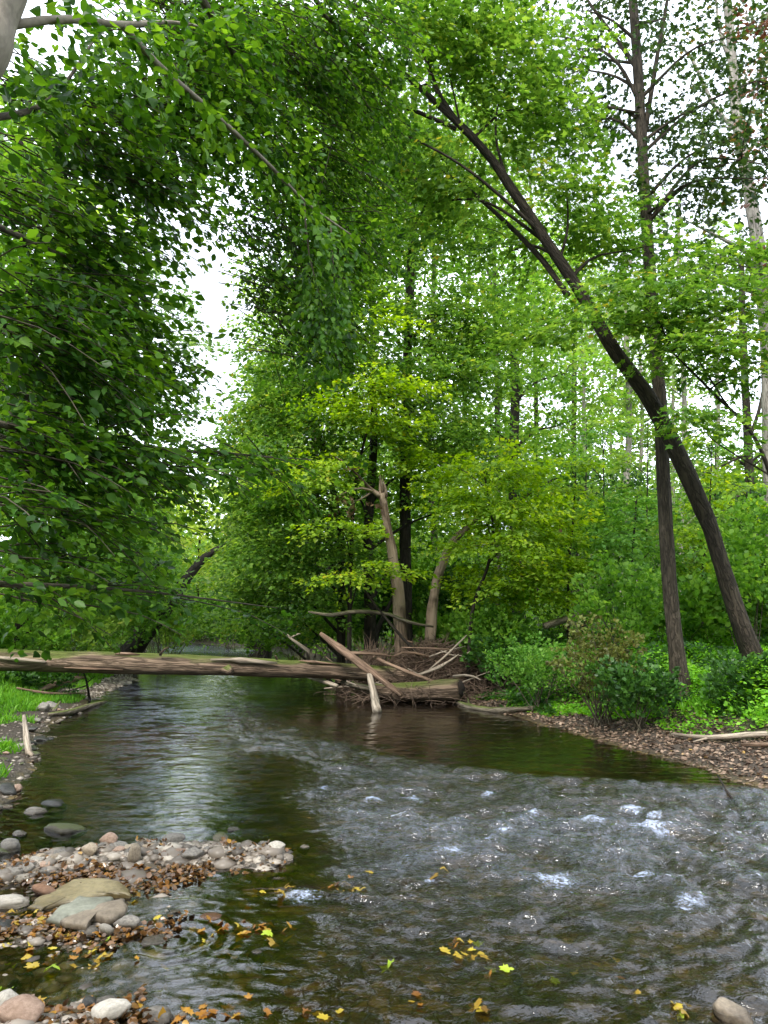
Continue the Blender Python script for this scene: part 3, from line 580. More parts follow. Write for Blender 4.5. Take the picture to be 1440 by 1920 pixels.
tree('ivy_dark_tree', 'dark trunk with gap in its leaves standing behind the lime sapling', 'tree',
     trunkpx(968, 19, (966, 1000), (963, 860), (966, 700), (950, 620), (930, 560), w0=24, w1=12),
     [blob(940, 540, 18.8, 80, 60, 30), blob(1010, 600, 19, 90, 60, 36), blob(1060, 700, 19, 80, 60, 34), blob(890, 780, 18.5, 60, 60, 30), blob(1040, 800, 19.5, 90, 60, 40), blob(930, 880, 18.5, 70, 50, 30), blob(1010, 470, 19.5, 80, 60, 26), blob(1080, 880, 20, 90, 60, 44), blob(1010, 930, 19.5, 80, 50, 34), blob(900, 470, 19.5, 60, 70, 22)],
     M['under'], M['bark_dark'], ll=.115, nl=36, L=1.2, droop=.3, jit=.5, seed=10)

# --- left bank beyond the log
tree('leaning_bank_tree', 'dark leaning trunk slanting out from the left bank past the log', 'tree',
     ([gbase(225, 17.5)]+tp((270, 1190, 17.6), (320, 1130, 18), (350, 1085, 18.5), (385, 1045, 19), (440, 1010, 19.5)), [.2, .19, .16, .13, .10, .05]),
     [blob(390, 1000, 19, 50, 30, 18), blob(330, 960, 19, 60, 40, 24), blob(330, 1110, 17.2, 60, 30, 22), blob(410, 1090, 18.5, 40, 20, 10), blob(280, 1040, 18, 60, 40, 26)],
     M['under'], M['bark_dark'], ll=.13, nl=26, L=.9, seed=11)
tree('airy_tree', 'pale airy tree with sky showing through, left of the open gap', 'tree',
     trunkpx(262, 24, (265, 950), (280, 750), (270, 560), (260, 430), w0=14, w1=6),
     [blob(240, 540, 23.5, 70, 60, 34), blob(300, 560, 24, 50, 60, 24), blob(290, 660, 24, 70, 60, 26), blob(350, 650, 24, 40, 60, 12), blob(230, 640, 23, 70, 60, 30), blob(330, 760, 24, 60, 50, 16), blob(370, 730, 24, 40, 40, 8), blob(260, 780, 23.5, 80, 50, 26), blob(310, 850, 24, 70, 50, 22), blob(250, 480, 24, 50, 40, 20), blob(160, 580, 24, 90, 90, 44), blob(360, 590, 24, 40, 60, 8)],
     M['pale'], M['bark_dark'], ll=.14, nl=24, L=1.2, jit=.7, droop=.35, seed=12)
tree('left_bank_maple', 'green tree on the left bank behind the hanging beech branches', 'tree',
     trunkpx(110, 15, (112, 1100), (120, 950), (130, 800), w0=16, w1=8),
     [blob(60, 1010, 14.5, 90, 50, 36), blob(150, 960, 14.8, 90, 60, 44), blob(240, 1010, 15.2, 80, 50, 38), blob(120, 860, 15, 110, 60, 48), blob(220, 900, 15.4, 80, 60, 36), blob(40, 900, 14.5, 80, 80, 40), blob(300, 1060, 16, 60, 40, 26), blob(180, 1080, 15, 90, 40, 34), blob(30, 760, 15, 100, 80, 44), blob(150, 740, 15.5, 90, 70, 40)],
     M['under'], M['bark_dark'], ll=.12, nl=26, L=.9, seed=13)
tree('lime_far_tree', 'glowing pale lime tree at the far bend of the stream', 'tree',
     trunkpx(372, 34, (372, 1080), (376, 960), w0=7, w1=3),
     [blob(380, 950, 33, 60, 50, 40), blob(350, 1010, 33, 50, 50, 30), blob(420, 1030, 33, 50, 60, 34), blob(390, 1090, 34, 70, 50, 40), blob(340, 940, 34, 40, 40, 20), blob(430, 940, 34, 50, 50, 24)],
     M['lime'], M['bark_dark'], ll=.2, nl=24, L=1.5, seed=14, jit=.6)

# --- near beech: trunk just outside the left edge, limbs over the frame
nb = gbase(-720, 3.1); nb = np.array([-3.25, 3.2, gz(-3.25, 3.2)-.05])
beech_br = [
 (tp((0, 50, 2.97), (120, 36, 3.2), (230, 46, 3.5), (330, 42, 3.9), (420, 60, 4.3)), [.022, .019, .016, .010, .005]),
 (tp((228, 46, 3.5), (300, 125, 3.8), (400, 212, 4.2), (500, 305, 4.7), (580, 385, 5.2), (680, 455, 5.8)), [.02, .019, .017, .014, .011, .004]),
 (tp((-60, 400, 3.0), (30, 440, 3.5), (130, 485, 4.0), (265, 535, 4.7)), [.02, .016, .012, .004]),
 (tp((-100, 770, 3.0), (0, 795, 3.5), (150, 820, 4.1), (350, 845, 5.0), (585, 862, 6.2)), [.022, .018, .014, .010, .004]),
 (tp((-100, 1085, 3.2), (0, 1095, 3.6), (140, 1100, 4.1), (300, 1112, 4.8), (520, 1140, 6.0)), [.02, .016, .012, .008, .003]),
 (tp((-80, 880, 3.4), (10, 940, 3.9), (60, 1000, 4.2), (90, 1070, 4.4)), [.010, .008, .005, .002]),
 (tp((330, -80, 4.0), (430, 85, 4.5), (475, 180, 4.9), (540, 290, 5.4)), [.03, .024, .016, .006]),
 (tp((-80, 560, 3.2), (60, 640, 3.8), (200, 720, 4.6)), [.018, .012, .004]),
 (tp((-60, 230, 2.9), (90, 190, 3.4), (180, 70, 3.9)), [.018, .012, .005]),
 (tp((570, 380, 5.1), (580, 480, 5.2), (610, 590, 5.3)), [.008, .006, .003]),
 (tp((620, 420, 5.5), (625, 500, 5.5), (630, 600, 5.5)), [.007, .005, .003]),
 (tp((560, -60, 5.4), (610, 30, 5.6), (690, 100, 6), (720, 130, 6.2)), [.02, .016, .010, .005]),
]
root = empty('beech_tree', 'near grey beech whose smooth trunk fills the top left corner with hanging leafy branches', 'tree'); root.location = [float(c) for c in nb]
def bpart(o): o.location = (0, 0, 0); o.parent = root
tb = Tubes(); tb.add([nb, nb+np.array([.25, 0, 1.5]), nb+np.array([.55, -.1, 2.8]), at(-78, 150, 2.9), at(-16, 20, 2.95), at(46, -120, 3.0), at(140, -330, 3.1)], [.2, .17, .15, .115, .11, .10, .08], sides=16, flare=.4, rough=.04); bpart(tb.build('trunk', M['bark_beech'], origin=nb))
trunkline = [nb+np.array([.25, 0, 1.5]), nb+np.array([.4, -.05, 2.2]), nb+np.array([.55, -.1, 2.8]), at(-30, 110, 2.95)]
for k, (q, rr_) in enumerate(beech_br):
    tb = Tubes(); tb.add(q, rr_, sides=8, rough=.05); bpart(tb.build('branch', M['bark_beech'] if k < 2 else M['bark_twig'], origin=nb))
lv = Leaves(); tw = Tubes(); r = np.random.default_rng(21)
def beech_sprays(c, rad, n, L=.5, ll=.056, nl=34, dirn=(1, .45, -.12), droop=.26, fan=.38, twg=True):
    O = np.array(c)+ball(n, r, .45)*np.array(rad); O = O[keep(O+np.array(dirn)*L*.5, r)]; n = len(O)
    if n == 0: return
    A = nrm(np.array(dirn)+r.normal(0, .45, (n, 3))*np.array([1, 1, .5])); Ls = L*r.uniform(.7, 1.3, n)
    lv.add(sprays(O, A, Ls, nl, ll, T_BEECH, None, fan, droop, .5, 1.15, r=r, leafdroop=.3))
    if twg:
        for k in range(n):
            e = O[k]+A[k]*Ls[k]; e = e-np.array([0, 0, droop*Ls[k]])
            tw.add([O[k]-A[k]*Ls[k]*.3, O[k]+A[k]*Ls[k]*.5-np.array([0, 0, droop*.25*Ls[k]]), e], [.0055, .004, .002], seg=5, sides=3, cap=False)
def bb(px, py, Y, rx, ry, n, **k):
    kk = Y/F; beech_sprays(at(px, py, Y), (rx*kk, .5, ry*kk), n, **k)
# along the limbs
for q, rr_ in beech_br:
    P = spline(q, 12)
    for i_ in range(2, 12):
        dn = nrm(P[min(i_, 11)]-P[min(i_, 11)-1])
        O = np.repeat(P[i_][None], 3, 0)+r.normal(0, .05, (3, 3)); A = dn+r.normal(0, .55, (3, 3)); A[:, 2] -= .2
        kp = keep(O+np.array([0, 0, -.12]), r); O = O[kp]; A = A[kp]
        if not len(O): continue
        lv.add(sprays(O, A, np.full(len(O), .42), 18, .058, T_BEECH, None, .32, .35, .5, 1.15, r=r))
for q in [(90, 250, 4.2, 170, 120, 60), (250, 130, 4.6, 150, 90, 50), (60, 420, 4.0, 120, 80, 40), (230, 330, 4.4, 120, 80, 40), (120, 560, 4.2, 130, 70, 46), (280, 440, 4.8, 60, 50, 16), (80, 700, 4.1, 130, 80, 54), (230, 680, 4.9, 80, 60, 26),
          (110, 830, 4.0, 150, 60, 50), (250, 860, 4.5, 120, 40, 30), (60, 930, 3.9, 110, 35, 18), (420, 855, 5.4, 100, 20, 12), (180, 950, 4.6, 110, 40, 18), (20, 1080, 3.9, 60, 30, 8), (190, 1100, 4.6, 130, 22, 16), (60, 1020, 4.2, 90, 40, 10), (430, 1125, 5.6, 80, 10, 5), (110, 1130, 3.9, 40, 30, 4),
          (40, 600, 3.6, 90, 90, 30), (330, 60, 4.9, 120, 60, 40), (30, 150, 3.6, 60, 60, 10), (300, 220, 5.0, 90, 70, 26)]:
    bb(*q)
# further, darker hanging mass over the centre, the same tree's overhanging limb ends
for q in [(470, 60, 5.6, 130, 70, 44), (420, 190, 5.6, 90, 70, 30), (560, 150, 6.0, 110, 80, 44), (480, 300, 6.2, 110, 70, 44), (600, 300, 6.4, 90, 80, 40), (440, 400, 6.4, 60, 40, 18), (540, 440, 6.4, 100, 60, 56), (380, 30, 5.2, 140, 50, 44), (560, 40, 5.8, 140, 60, 44), (330, 130, 5.0, 100, 60, 30), (640, 440, 6.6, 60, 80, 30), (490, 540, 6.6, 70, 50, 34), (590, 560, 6.6, 60, 60, 34), (520, 630, 6.8, 50, 40, 18), (600, 640, 6.9, 40, 30, 10), (640, 50, 6.2, 110, 60, 40), (700, 150, 6.4, 60, 60, 18)]:
    bb(*q, L=.55, nl=36, ll=.05, dirn=(.7, .4, -.2), droop=.3)
bpart(tw.build('twigs', M['bark_twig'], origin=nb)); bpart(lv.build('foliage', M['beech'], origin=nb))

# --- background woods: individual trees behind
r = np.random.default_rng(31)
def bg_tree(px, Y, top, label, group, leaf, bark, w=.12, dens=1.0, low=1000, spread=110, lean=0, seed=0, nb=9, L=1.5, ll=.2, limbs=True):
    b = gbase(px, Y); rr = np.random.default_rng(seed)
    q = [b]+[at(px+lean*(1-(y-top)/(1200-top))+rr.normal(0, 5), y, Y) for y in (1050, 800, 500, top) if y >= top]
    bl = []
    for k in range(nb):
        y = top+(low-top)*(k+.5)/nb; x = px+lean*(1-(y-top)/(1200-top))+rr.normal(0, spread*.5)
        bl.append(blob(x, y, Y+rr.normal(0, .8), spread*rr.uniform(.5, .8)*(18/Y)**.3, (low-top)/nb*rr.uniform(.5, .8)+10, int(22*dens)))
    return tree('forest_tree', label, 'tree', (q, list(np.linspace(w, w*.35, len(q)))), bl, leaf, bark, group=group, ll=ll*.8, nl=36, L=L, jit=.6, droop=.3, seed=seed, twigs=3, sides=8, limbs=limbs)
gB = 'green trees closing the view behind the grove'
for k, (px, Y, top, sp) in enumerate([(480, 27, 700, 50), (600, 26, 330, 90), (690, 28, 150, 130), (810, 27, 120, 130), (930, 29, 160, 120), (620, 33, 250, 150), (760, 36, 200, 150), (880, 35, 250, 140), (560, 36, 480, 80), (1000, 33, 330, 120), (500, 23, 760, 40), (1080, 30, 420, 110)]):
    bg_tree(px, Y, top, 'leafy green forest tree closing the view behind the centre grove', gB, M['far'] if k % 3 else M['maple'], M['bark_dark'], w=.16, spread=sp, seed=100+k, low=1120 if px < 900 else 960, nb=11, dens=1.1 if px < 900 else .7, limbs=False)
gP = 'slender pale trunks in the open wood at right'
for k, (px, Y, top, ln, w) in enumerate([(1165, 25, 500, 10, .16), (1195, 30, 560, 0, .13), (1112, 27, 540, -10, .12), (1283, 24, 380, -12, .13), (1265, 31, 520, 0, .13), (1340, 34, 480, 10, .14), (1230, 36, 560, 5, .14), (1090, 34, 600, 0, .12), (1150, 38, 560, 0, .14)]):
    bg_tree(px, Y, top, 'slender pale trunked forest tree in the open wood at right', gP, M['pale'] if k % 2 else M['far'], M['bark_pale'], w=w, spread=75, seed=140+k, low=1000, nb=8, lean=ln, dens=.55)
tree('bare_branched_tree', 'straight brown trunk with bare spreading side branches at the right edge', 'tree',
     trunkpx(1410, 17, (1407, 930), (1400, 780), (1392, 600), (1390, 480), w0=20, w1=10),
     [blob(1400, 470, 17, 80, 60, 14), blob(1330, 620, 17.5, 60, 50, 9), blob(1430, 850, 17, 60, 50, 10), blob(1350, 860, 17.5, 70, 30, 10)], M['far'], M['bark'], ll=.13, nl=20, L=.9, seed=160,
     branches=[(tp((1404, 850, 17), (1360, 870, 16.8), (1310, 895, 16.6)), [.04, .025, .008]), (tp((1407, 920, 17), (1375, 935, 16.8), (1348, 960, 16.6)), [.04, .03, .01]), (tp((1402, 830, 17), (1425, 760, 17), (1445, 640, 17)), [.05, .04, .015]), (tp((1405, 880, 17), (1440, 850, 16.8)), [.03, .01]), (tp((1398, 720, 17), (1360, 690, 17), (1330, 640, 17)), [.03, .02, .006])])
tree('white_trunk_tree', 'white mottled trunk reaching high into the sky at the top right', 'tree',
     ([gbase(1448, 15)]+tp((1446, 900, 15), (1440, 640, 15), (1415, 420, 15), (1385, 240, 15), (1372, 100, 15), (1360, -40, 15)), [.17, .16, .15, .135, .115, .10, .08]),
     [blob(1420, 470, 14.5, 70, 50, 14), blob(1300, 420, 15, 80, 50, 14), blob(1420, 60, 15.2, 60, 50, 12), blob(1350, 480, 15, 70, 50, 18), blob(1280, 500, 15.5, 60, 40, 10)], M['poplar'], M['bark_pale'], ll=.11, nl=20, L=.8, seed=170, jit=.7,
     branches=[(tp((1388, 250, 15), (1340, 200, 15), (1290, 100, 15), (1240, 82, 15)), [.06, .045, .03, .01]), (tp((1375, 130, 15), (1350, 60, 15), (1340, -30, 15)), [.05, .035, .02]), (tp((1390, 262, 15), (1372, 240, 15), (1330, 235, 15)), [.03, .02, .006])])
tree('rusty_tree', 'tree with rusty reddish leaves at the top right corner', 'tree',
     ([gbase(1560, 13)]+tp((1550, 800, 13), (1510, 400, 13), (1470, 150, 13)), [.15, .13, .09, .04]),
     [blob(1430, 130, 12.6, 40, 90, 14), blob(1440, 40, 12.6, 50, 50, 14), blob(1430, 280, 12.6, 40, 60, 10), blob(1450, 500, 12.8, 30, 50, 8)],
     leaf_mat('rusty leaf', (.07, .03, .014), (.15, .065, .03), (.25, .12, .05), .4), M['bark'], ll=.10, nl=20, L=.6, seed=171, jit=.6)
gL = 'green trees behind the left bank thicket'
for k, (px, Y, top, sp) in enumerate([(-60, 12, 60, 130), (50, 14, 180, 110), (-150, 13, 0, 150), (-80, 20, 350, 140), (60, 24, 500, 120), (190, 28, 800, 80), (-40, 30, 300, 160), (120, 34, 640, 120), (310, 36, 900, 60), (250, 30, 880, 60)]):
    bg_tree(px, Y, top, 'leafy green forest tree behind the left bank thicket', gL, M['far'] if k % 2 else M['under'], M['bark_dark'], w=.15, spread=sp, seed=180+k, low=1130 if k > 2 else 930, nb=9)
# far-off wood that reads as one mass
lv = Leaves()
n = 2600; x = r.uniform(-50, 60, n); y = r.uniform(44, 62, n); z = ground(x, y)+r.uniform(0, 1, n)**1.3*np.interp(x, [-50, -26, -18, -9, -5, 8, 13, 60], [14, 10, 3, 3, 9, 9, 2.5, 3])
lv.add(sprays(np.stack([x, y, z], -1), r.normal(0, 1, (n, 3))*np.array([1, 1, .3]), np.full(n, 2.2), 26, .38, T_KITE, None, .45, .3, .6, r=r))
tag(lv.build('distant_woods', M['far']), 'far-off wood seen as one pale green mass behind everything', 'woods', kind='stuff')

th = r.uniform(math.pi*.98, math.pi*2.02, 1500); rd = r.uniform(13, 19, 1500); x = rd*np.cos(th); y = rd*np.sin(th)+1; z = np.maximum(ground(x, y), 0)+r.uniform(0, 1, 1500)**1.1*11  # unseen leaf ring behind the camera, added to block low sky light
lv = Leaves(); lv.add(sprays(np.stack([x, y, z], -1), r.normal(0, 1, (1500, 3))*np.array([1, 1, .3]), np.full(1500, 2.0), 24, .36, T_KITE, None, .45, .3, .6, r=r))
tag(lv.build('unseen_woods', M['under']), 'unseen green woods around the viewpoint, added to cut low sky light', 'woods', kind='stuff')
# ------------------------------------------------------------------ shrubs and undergrowth
def bush(name, label, px, py, Y, w, h, n, leaf, ll=.06, group=None, nl=22, L=.35, seed=0, jit=.6, droop=.2, stems=9, tpl=T_KITE, up=.8):
    rr = np.random.default_rng(seed+500)
    c = at(px, py, Y); k = Y/F; x, y = c[0], c[1]; g0 = gz(x, y)
    root = empty(name, label, 'shrub' if 'fern' not in name else 'fern', group); root.location = (float(x), float(y), g0)
    rx, rz = w*.5*k, h*.5*k; cz = c[2]
    org = np.array([x, y, g0])
    O = np.array([x, y, max(cz, g0+rz*.6)])+ball(n, rr, .4)*np.array([rx, rx*.75, rz])
    O[:, 2] = np.maximum(O[:, 2], ground(O[:, 0], O[:, 1])+.03)
    A = nrm(O-np.array([x, y, g0]))+rr.normal(0, .35, (n, 3))+np.array([0, 0, up*.3])
    lv = Leaves(); Ls = L*rr.uniform(.6, 1.2, n)
    lv.add(sprays(O-nrm(A)*Ls[:, None]*.4, A, Ls, nl, ll, tpl, None, .4, droop, jit, r=rr))
    tb = Tubes()
    for q in rr.choice(n, min(n, stems), replace=False):
        s0 = org+np.array([rr.normal(0, rx*.15), rr.normal(0, rx*.15), -.03])
        tb.add([s0, .5*(s0+O[q])+rr.normal(0, .03, 3), O[q]], [.009, .006, .003], seg=6, sides=4, cap=False)
    o = tb.build('stem', M['bark_twig'], origin=org); o.location = (0, 0, 0); o.parent = root
    o = lv.build('leaves', leaf, origin=org); o.location = (0, 0, 0); o.parent = root
    return root
bush('shrub', 'olive brown thinning shrub on the right bank between grass and dark shrub', 1125, 1235, 9.6, 170, 150, 120, M['olive'], .05, seed=1, jit=.8, stems=26)
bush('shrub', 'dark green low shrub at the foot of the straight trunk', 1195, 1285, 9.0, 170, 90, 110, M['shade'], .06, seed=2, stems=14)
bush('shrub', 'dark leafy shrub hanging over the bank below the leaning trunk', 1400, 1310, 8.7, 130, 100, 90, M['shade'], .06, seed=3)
bush('shrub', 'dense dark round shrub overhanging the brush pile at its right', 920, 1185, 12.8, 140, 90, 110, M['under'], .08, seed=4, L=.5)
bush('shrub', 'shaded ivy covered shrub on the bank face behind the brush pile', 945, 1235, 12.4, 130, 80, 80, M['shade'], .07, seed=5)
bush('shrub', 'bright weedy shrub with pale flowers on the right bank edge', 1000, 1245, 10.9, 190, 90, 170, M['weed'], .045, seed=6, L=.34, jit=.9, up=1.5)
bush('shrub', 'tall bright shrub at the right edge behind the leaning trunk', 1400, 1050, 11.5, 180, 240, 130, M['under'], .08, seed=7, L=.5)
bush('shrub', 'leafy shrub between the two right bank trunks', 1170, 1120, 11.5, 190, 150, 110, M['under'], .08, seed=8, L=.5)
gU = 'green bushes filling the understory at right'
for k, (px, py, Y, w, h) in enumerate([(1100, 1010, 15, 200, 150), (1060, 1120, 14, 200, 160), (1190, 1000, 16, 200, 180), (1300, 1040, 14, 200, 180), (1380, 980, 15, 180, 140), (1300, 1150, 12, 190, 130), (1440, 1120, 12, 160, 180), (1230, 1080, 13.5, 180, 150), (1040, 1040, 17, 220, 180), (1130, 930, 19, 200, 150), (1250, 950, 20, 200, 140), (1360, 910, 21, 200, 130), (1460, 960, 17, 160, 160)]):
    bush('shrub', 'leafy green bush in the crowded understory at right', px, py, Y, w*[1, .7, .85][k % 3], h*[.8, 1.1, .9][k % 3], [110, 70, 90][k % 3], [M['under'], M['maple'], M['weed'], M['far'], M['shade']][k % 5], [.085, .06, .11][k % 3], group=gU, seed=20+k, L=[.5, .7, .6][k % 3], jit=[.5, .8][k % 2])
gT = 'thin young trees standing in the right understory'
for k, (px, Y, top, ln) in enumerate([(1060, 13, 860, 20), (1145, 14.5, 800, -15), (1205, 15, 780, 10), (1310, 13.5, 820, 25), (1350, 15.5, 760, -10), (1090, 16, 780, 10), (1425, 12.5, 900, -20), (1180, 12.5, 930, 15)]):
    q = [gbase(px, Y)]+tp((px+ln*.3, 1080, Y), (px+ln*.8, 960, Y), (px+ln, top, Y)); rq = np.random.default_rng(300+k)
    tree('young_tree', 'thin young tree standing in the right understory', 'tree', (q, [.028, .022, .016, .006]), [blob(px+ln+rq.normal(0, 25), yy, Y+rq.normal(0, .3), 45, 16, 12) for yy in np.linspace(top+10, 1060, 5)], [M['maple_lit'], M['weed'], M['far']][k % 3], M['bark_dark'], group=gT, ll=.08, nl=26, L=.6, droop=.2, jit=.3, seed=300+k, sides=6, twigs=3, flare=.2, bs=1.2)
bush('shrub', 'rusty brown withered shrub high in the right understory', 1085, 1000, 16.5, 60, 40, 30, M['deadleaf'], .09, seed=95, L=.4)
gC = 'shaded bushes under the centre grove'
for k, (px, py, Y, w, h) in enumerate([(560, 1175, 19, 140, 70), (640, 1165, 18, 140, 80), (720, 1150, 17, 150, 90), (810, 1150, 16, 150, 100), (870, 1120, 16, 160, 110), (480, 1180, 22, 120, 60), (600, 1130, 20, 160, 90), (760, 1100, 18.5, 160, 110), (430, 1170, 26, 100, 70), (860, 1200, 14, 100, 60)]):
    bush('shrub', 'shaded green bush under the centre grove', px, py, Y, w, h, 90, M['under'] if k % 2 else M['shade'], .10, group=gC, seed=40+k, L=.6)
gD = 'bushes lining the left bank beyond the log'
for k, (px, py, Y, w, h) in enumerate([(30, 1190, 13.5, 200, 110), (130, 1185, 14.5, 190, 110), (230, 1150, 16, 160, 120), (60, 1110, 15.5, 200, 120), (310, 1150, 19, 120, 90), (-60, 1150, 12.5, 180, 170), (180, 1090, 18, 180, 120), (330, 1180, 23, 100, 60), (380, 1160, 30, 110, 70), (290, 1090, 22, 120, 110)]):
    bush('shrub', 'leafy bush lining the left bank beyond the log', px, py, Y, w, h, 110, [M['under'], M['far'], M['under']][k % 3], .085, group=gD, seed=60+k, L=.5)
bush('shrub', 'dark shrub under the left end of the fallen log', 60, 1275, 12.6, 150, 40, 40, M['shade'], .07, seed=80)

# ground cover -----------------------------------------------------------
def scatter(n, x0, x1, y0, y1, cond, r):
    x = r.uniform(x0, x1, n); y = r.uniform(y0, y1, n); sl, sr = shore(x, y); k = cond(x, y, sl, sr); x, y = x[k], y[k]
    return np.stack([x, y, ground(x, y)], -1)
r = np.random.default_rng(41)
def blades(P, ll, tpl, lean=.5, W=1.0, gs=1.5, two=1):
    n = len(P); D = np.stack([r.normal(0, lean, n), r.normal(0, lean, n), np.ones(n)], -1)
    Nn = np.stack([r.normal(0, 1, n), r.normal(0, 1, n), r.normal(0, .3, n)], -1)
    g = .5+.5*vnoise(P[:, 0]*gs, P[:, 1]*gs, 4.4)
    lc = np.stack([r.random(n), np.clip(g+r.normal(0, .12, n), 0, 1), np.zeros(n)], -1)
    return leaf_arrays(P, D, Nn, ll*r.uniform(.5, 1.3, n), tpl, np.full(n, W), lc)
P = scatter(110000, -9, -3.4, 6.2, 16, lambda x, y, sl, sr: (sl < -.4+.3*vnoise(x*2, y*2, 6.1)) & (r.random(len(x)) < .75), r)
lv = Leaves(); lv.add(blades(P, .10, T_BLADE, .6, 1.3)); M['bank'] = leaf_mat('left bank grass', (.05, .15, .015), (.11, .30, .025), (.22, .44, .05), .45, spec=.2)
tag(lv.build('grass', M['bank']), 'short bright green grass on the left bank before the log', 'grass', kind='stuff')
P = scatter(210000, 1.2, 9, 7.3, 16, lambda x, y, sl, sr: (sr < -np.interp(y, [7, 8, 9, 10, 11, 12], [1.25, 1.1, .8, .55, .4, .35])+.3*vnoise(x*1.7, y*1.7, 2.1)), r)
P = P[~((P[:, 2] > .14) & (P[:, 2] < .42) & (vnoise(P[:, 0]*2.2, P[:, 1]*2.2, 3.1) > .0) & (r.random(len(P)) < .75))]; n = len(P); P = P+np.stack([np.zeros(n), np.zeros(n), r.random(n)*(.14+.30*np.clip(.5+vnoise(P[:, 0]*1.4, P[:, 1]*1.4, 7.7), 0, 1))*sstep(.05, .35, P[:, 2])], -1)
D = r.normal(0, 1, (n, 3)); D[:, 2] = D[:, 2]*.3+.15; Nn = np.array([0, 0, 1.])+r.normal(0, .45, (n, 3)); g = np.clip(.5+.6*vnoise(P[:, 0]*1.2, P[:, 1]*1.2, 4.4), 0, 1)
lv = Leaves(); lv.add(leaf_arrays(P, D, Nn, .05*r.uniform(.5, 1.3, n), T_KITE, np.full(n, .9), np.stack([r.random(n), g, g*0], -1)))
P2 = scatter(50000, 1.5, 9, 8, 14, lambda x, y, sl, sr: (sr < -1.3) & (vnoise(x*1.1, y*1.1, 8.8) > -.1), r); lv.add(blades(P2, .16, T_BLADE, .6, 1.2))
P3_ = P[(vnoise(P[:, 0]*1.5, P[:, 1]*1.5, 12.2) > .1) & (r.random(len(P)) < .35)]+np.array([0, 0, .03]); n = len(P3_); lw = Leaves(); lw.add(leaf_arrays(P3_, r.normal(0, 1, (n, 3))*np.array([1, 1, .4]), np.array([0, 0, 1.])+r.normal(0, .5, (n, 3)), .075*r.uniform(.5, 1.3, n), T_BEECH, np.full(n, 1.1), np.stack([r.random(n), r.random(n), r.random(n)], -1), r.uniform(-1, 3, n)))
tag(lw.build('bank_weeds', M['shade']), 'darker broad leaved weeds among the grass on the right bank', 'weeds', kind='stuff')
tag(lv.build('ground_cover', M['grass']), 'bright green weeds and grass covering the right bank', 'weeds', kind='stuff')
P = scatter(60000, -30, 30, 14, 44, lambda x, y, sl, sr: np.minimum(sl, sr) < -.4, r); n = len(P); P = P+np.stack([np.zeros(n), np.zeros(n), r.random(n)**2*.7], -1)
D = r.normal(0, 1, (n, 3)); Nn = np.array([0, 0, 1.])+r.normal(0, .5, (n, 3)); g = np.clip(.5+.6*vnoise(P[:, 0]*.4, P[:, 1]*.4, 4.4), 0, 1)
lv = Leaves(); lv.add(leaf_arrays(P, D, Nn, .16*r.uniform(.5, 1.3, n), T_KITE, np.full(n, 1.), np.stack([r.random(n), g, g*0], -1)))
tag(lv.build('undergrowth', M['under']), 'low green undergrowth carpeting the woodland floor', 'undergrowth', kind='stuff')
# leaf litter
def litter(P, ll, mat, name, label, flat=.35):
    n = len(P); P = P+np.array([0, 0, .006]); D = r.normal(0, 1, (n, 3)); D[:, 2] *= .25; Nn = np.array([0, 0, 1.])+r.normal(0, flat, (n, 3))
    lv = Leaves(); lv.add(leaf_arrays(P, D, Nn, ll*r.uniform(.5, 1.3, n), T_BEECH, np.full(n, 1.3), np.stack([r.random(n), r.random(n), r.random(n)], -1)))
    return tag(lv.build(name, mat), label, 'leaf litter', kind='stuff')
P = scatter(42000, .8, 6.5, 5.5, 12.5, lambda x, y, sl, sr: (sr < .0) & (sr > -1.7) & (r.random(len(x)) < np.interp(sr, [-1.7, -1.1, -.2, 0], [.15, .8, .9, .25])), r)
litter(P, .045, M['litter'], 'leaf_litter', 'brown fallen leaves covering the right bank beach')
LP = [on(*q) for q in [(200, 1625), (130, 1640), (260, 1655), (470, 1735), (390, 1735), (60, 1740), (150, 1750), (200, 1910), (400, 1905), (100, 1915), (330, 1640), (490, 1760)]]
P = scatter(16000, -2.9, -.35, 2.7, 4.75, lambda x, y, sl, sr: (np.min([np.hypot((x-q[0])/.34, (y-q[1])/.16) for q in LP], 0)+.6*vnoise(x*7, y*7, 3.3) < .95) & (ground(x, y) > -.07) & (r.random(len(x)) < .6), r); P[:, 2] = np.maximum(P[:, 2], .004)
litter(P, .036, M['wetlitter'], 'wet_leaf_litter', 'wet brown leaf litter between the foreground stones', .5)

# ------------------------------------------------------------------ stones
def rock_mesh(name, seed, sub=3, flat=1.0, ang=.0):
    import bmesh
    bm = bmesh.new(); bmesh.ops.create_icosphere(bm, subdivisions=sub, radius=1)
    co = np.array([v.co[:] for v in bm.verts]); d = nrm(co)
    n = fbm(d[:, 0]*1.1+seed*5.1, d[:, 1]*1.1, d[:, 2]*1.1+seed, 3); rad = 1+.42*n+.10*fbm(d[:, 0]*4+seed, d[:, 1]*4, d[:, 2]*4, 2)
    co = d*rad[:, None]
    rr = np.random.default_rng(seed)
    for k in range(int(3+ang*6)):                      # cut facets
        nn = nrm(rr.normal(0, 1, 3)); h = rr.uniform(.5, .82); s = co@nn; co = co-np.maximum(s-h, 0)[:, None]*nn[None]*.85
    for v, c in zip(bm.verts, co): v.co = c
    me = bpy.data.meshes.new(name); bm.to_mesh(me); bm.free()
    me.polygons.foreach_set('use_smooth', np.ones(len(me.polygons), bool)); return me
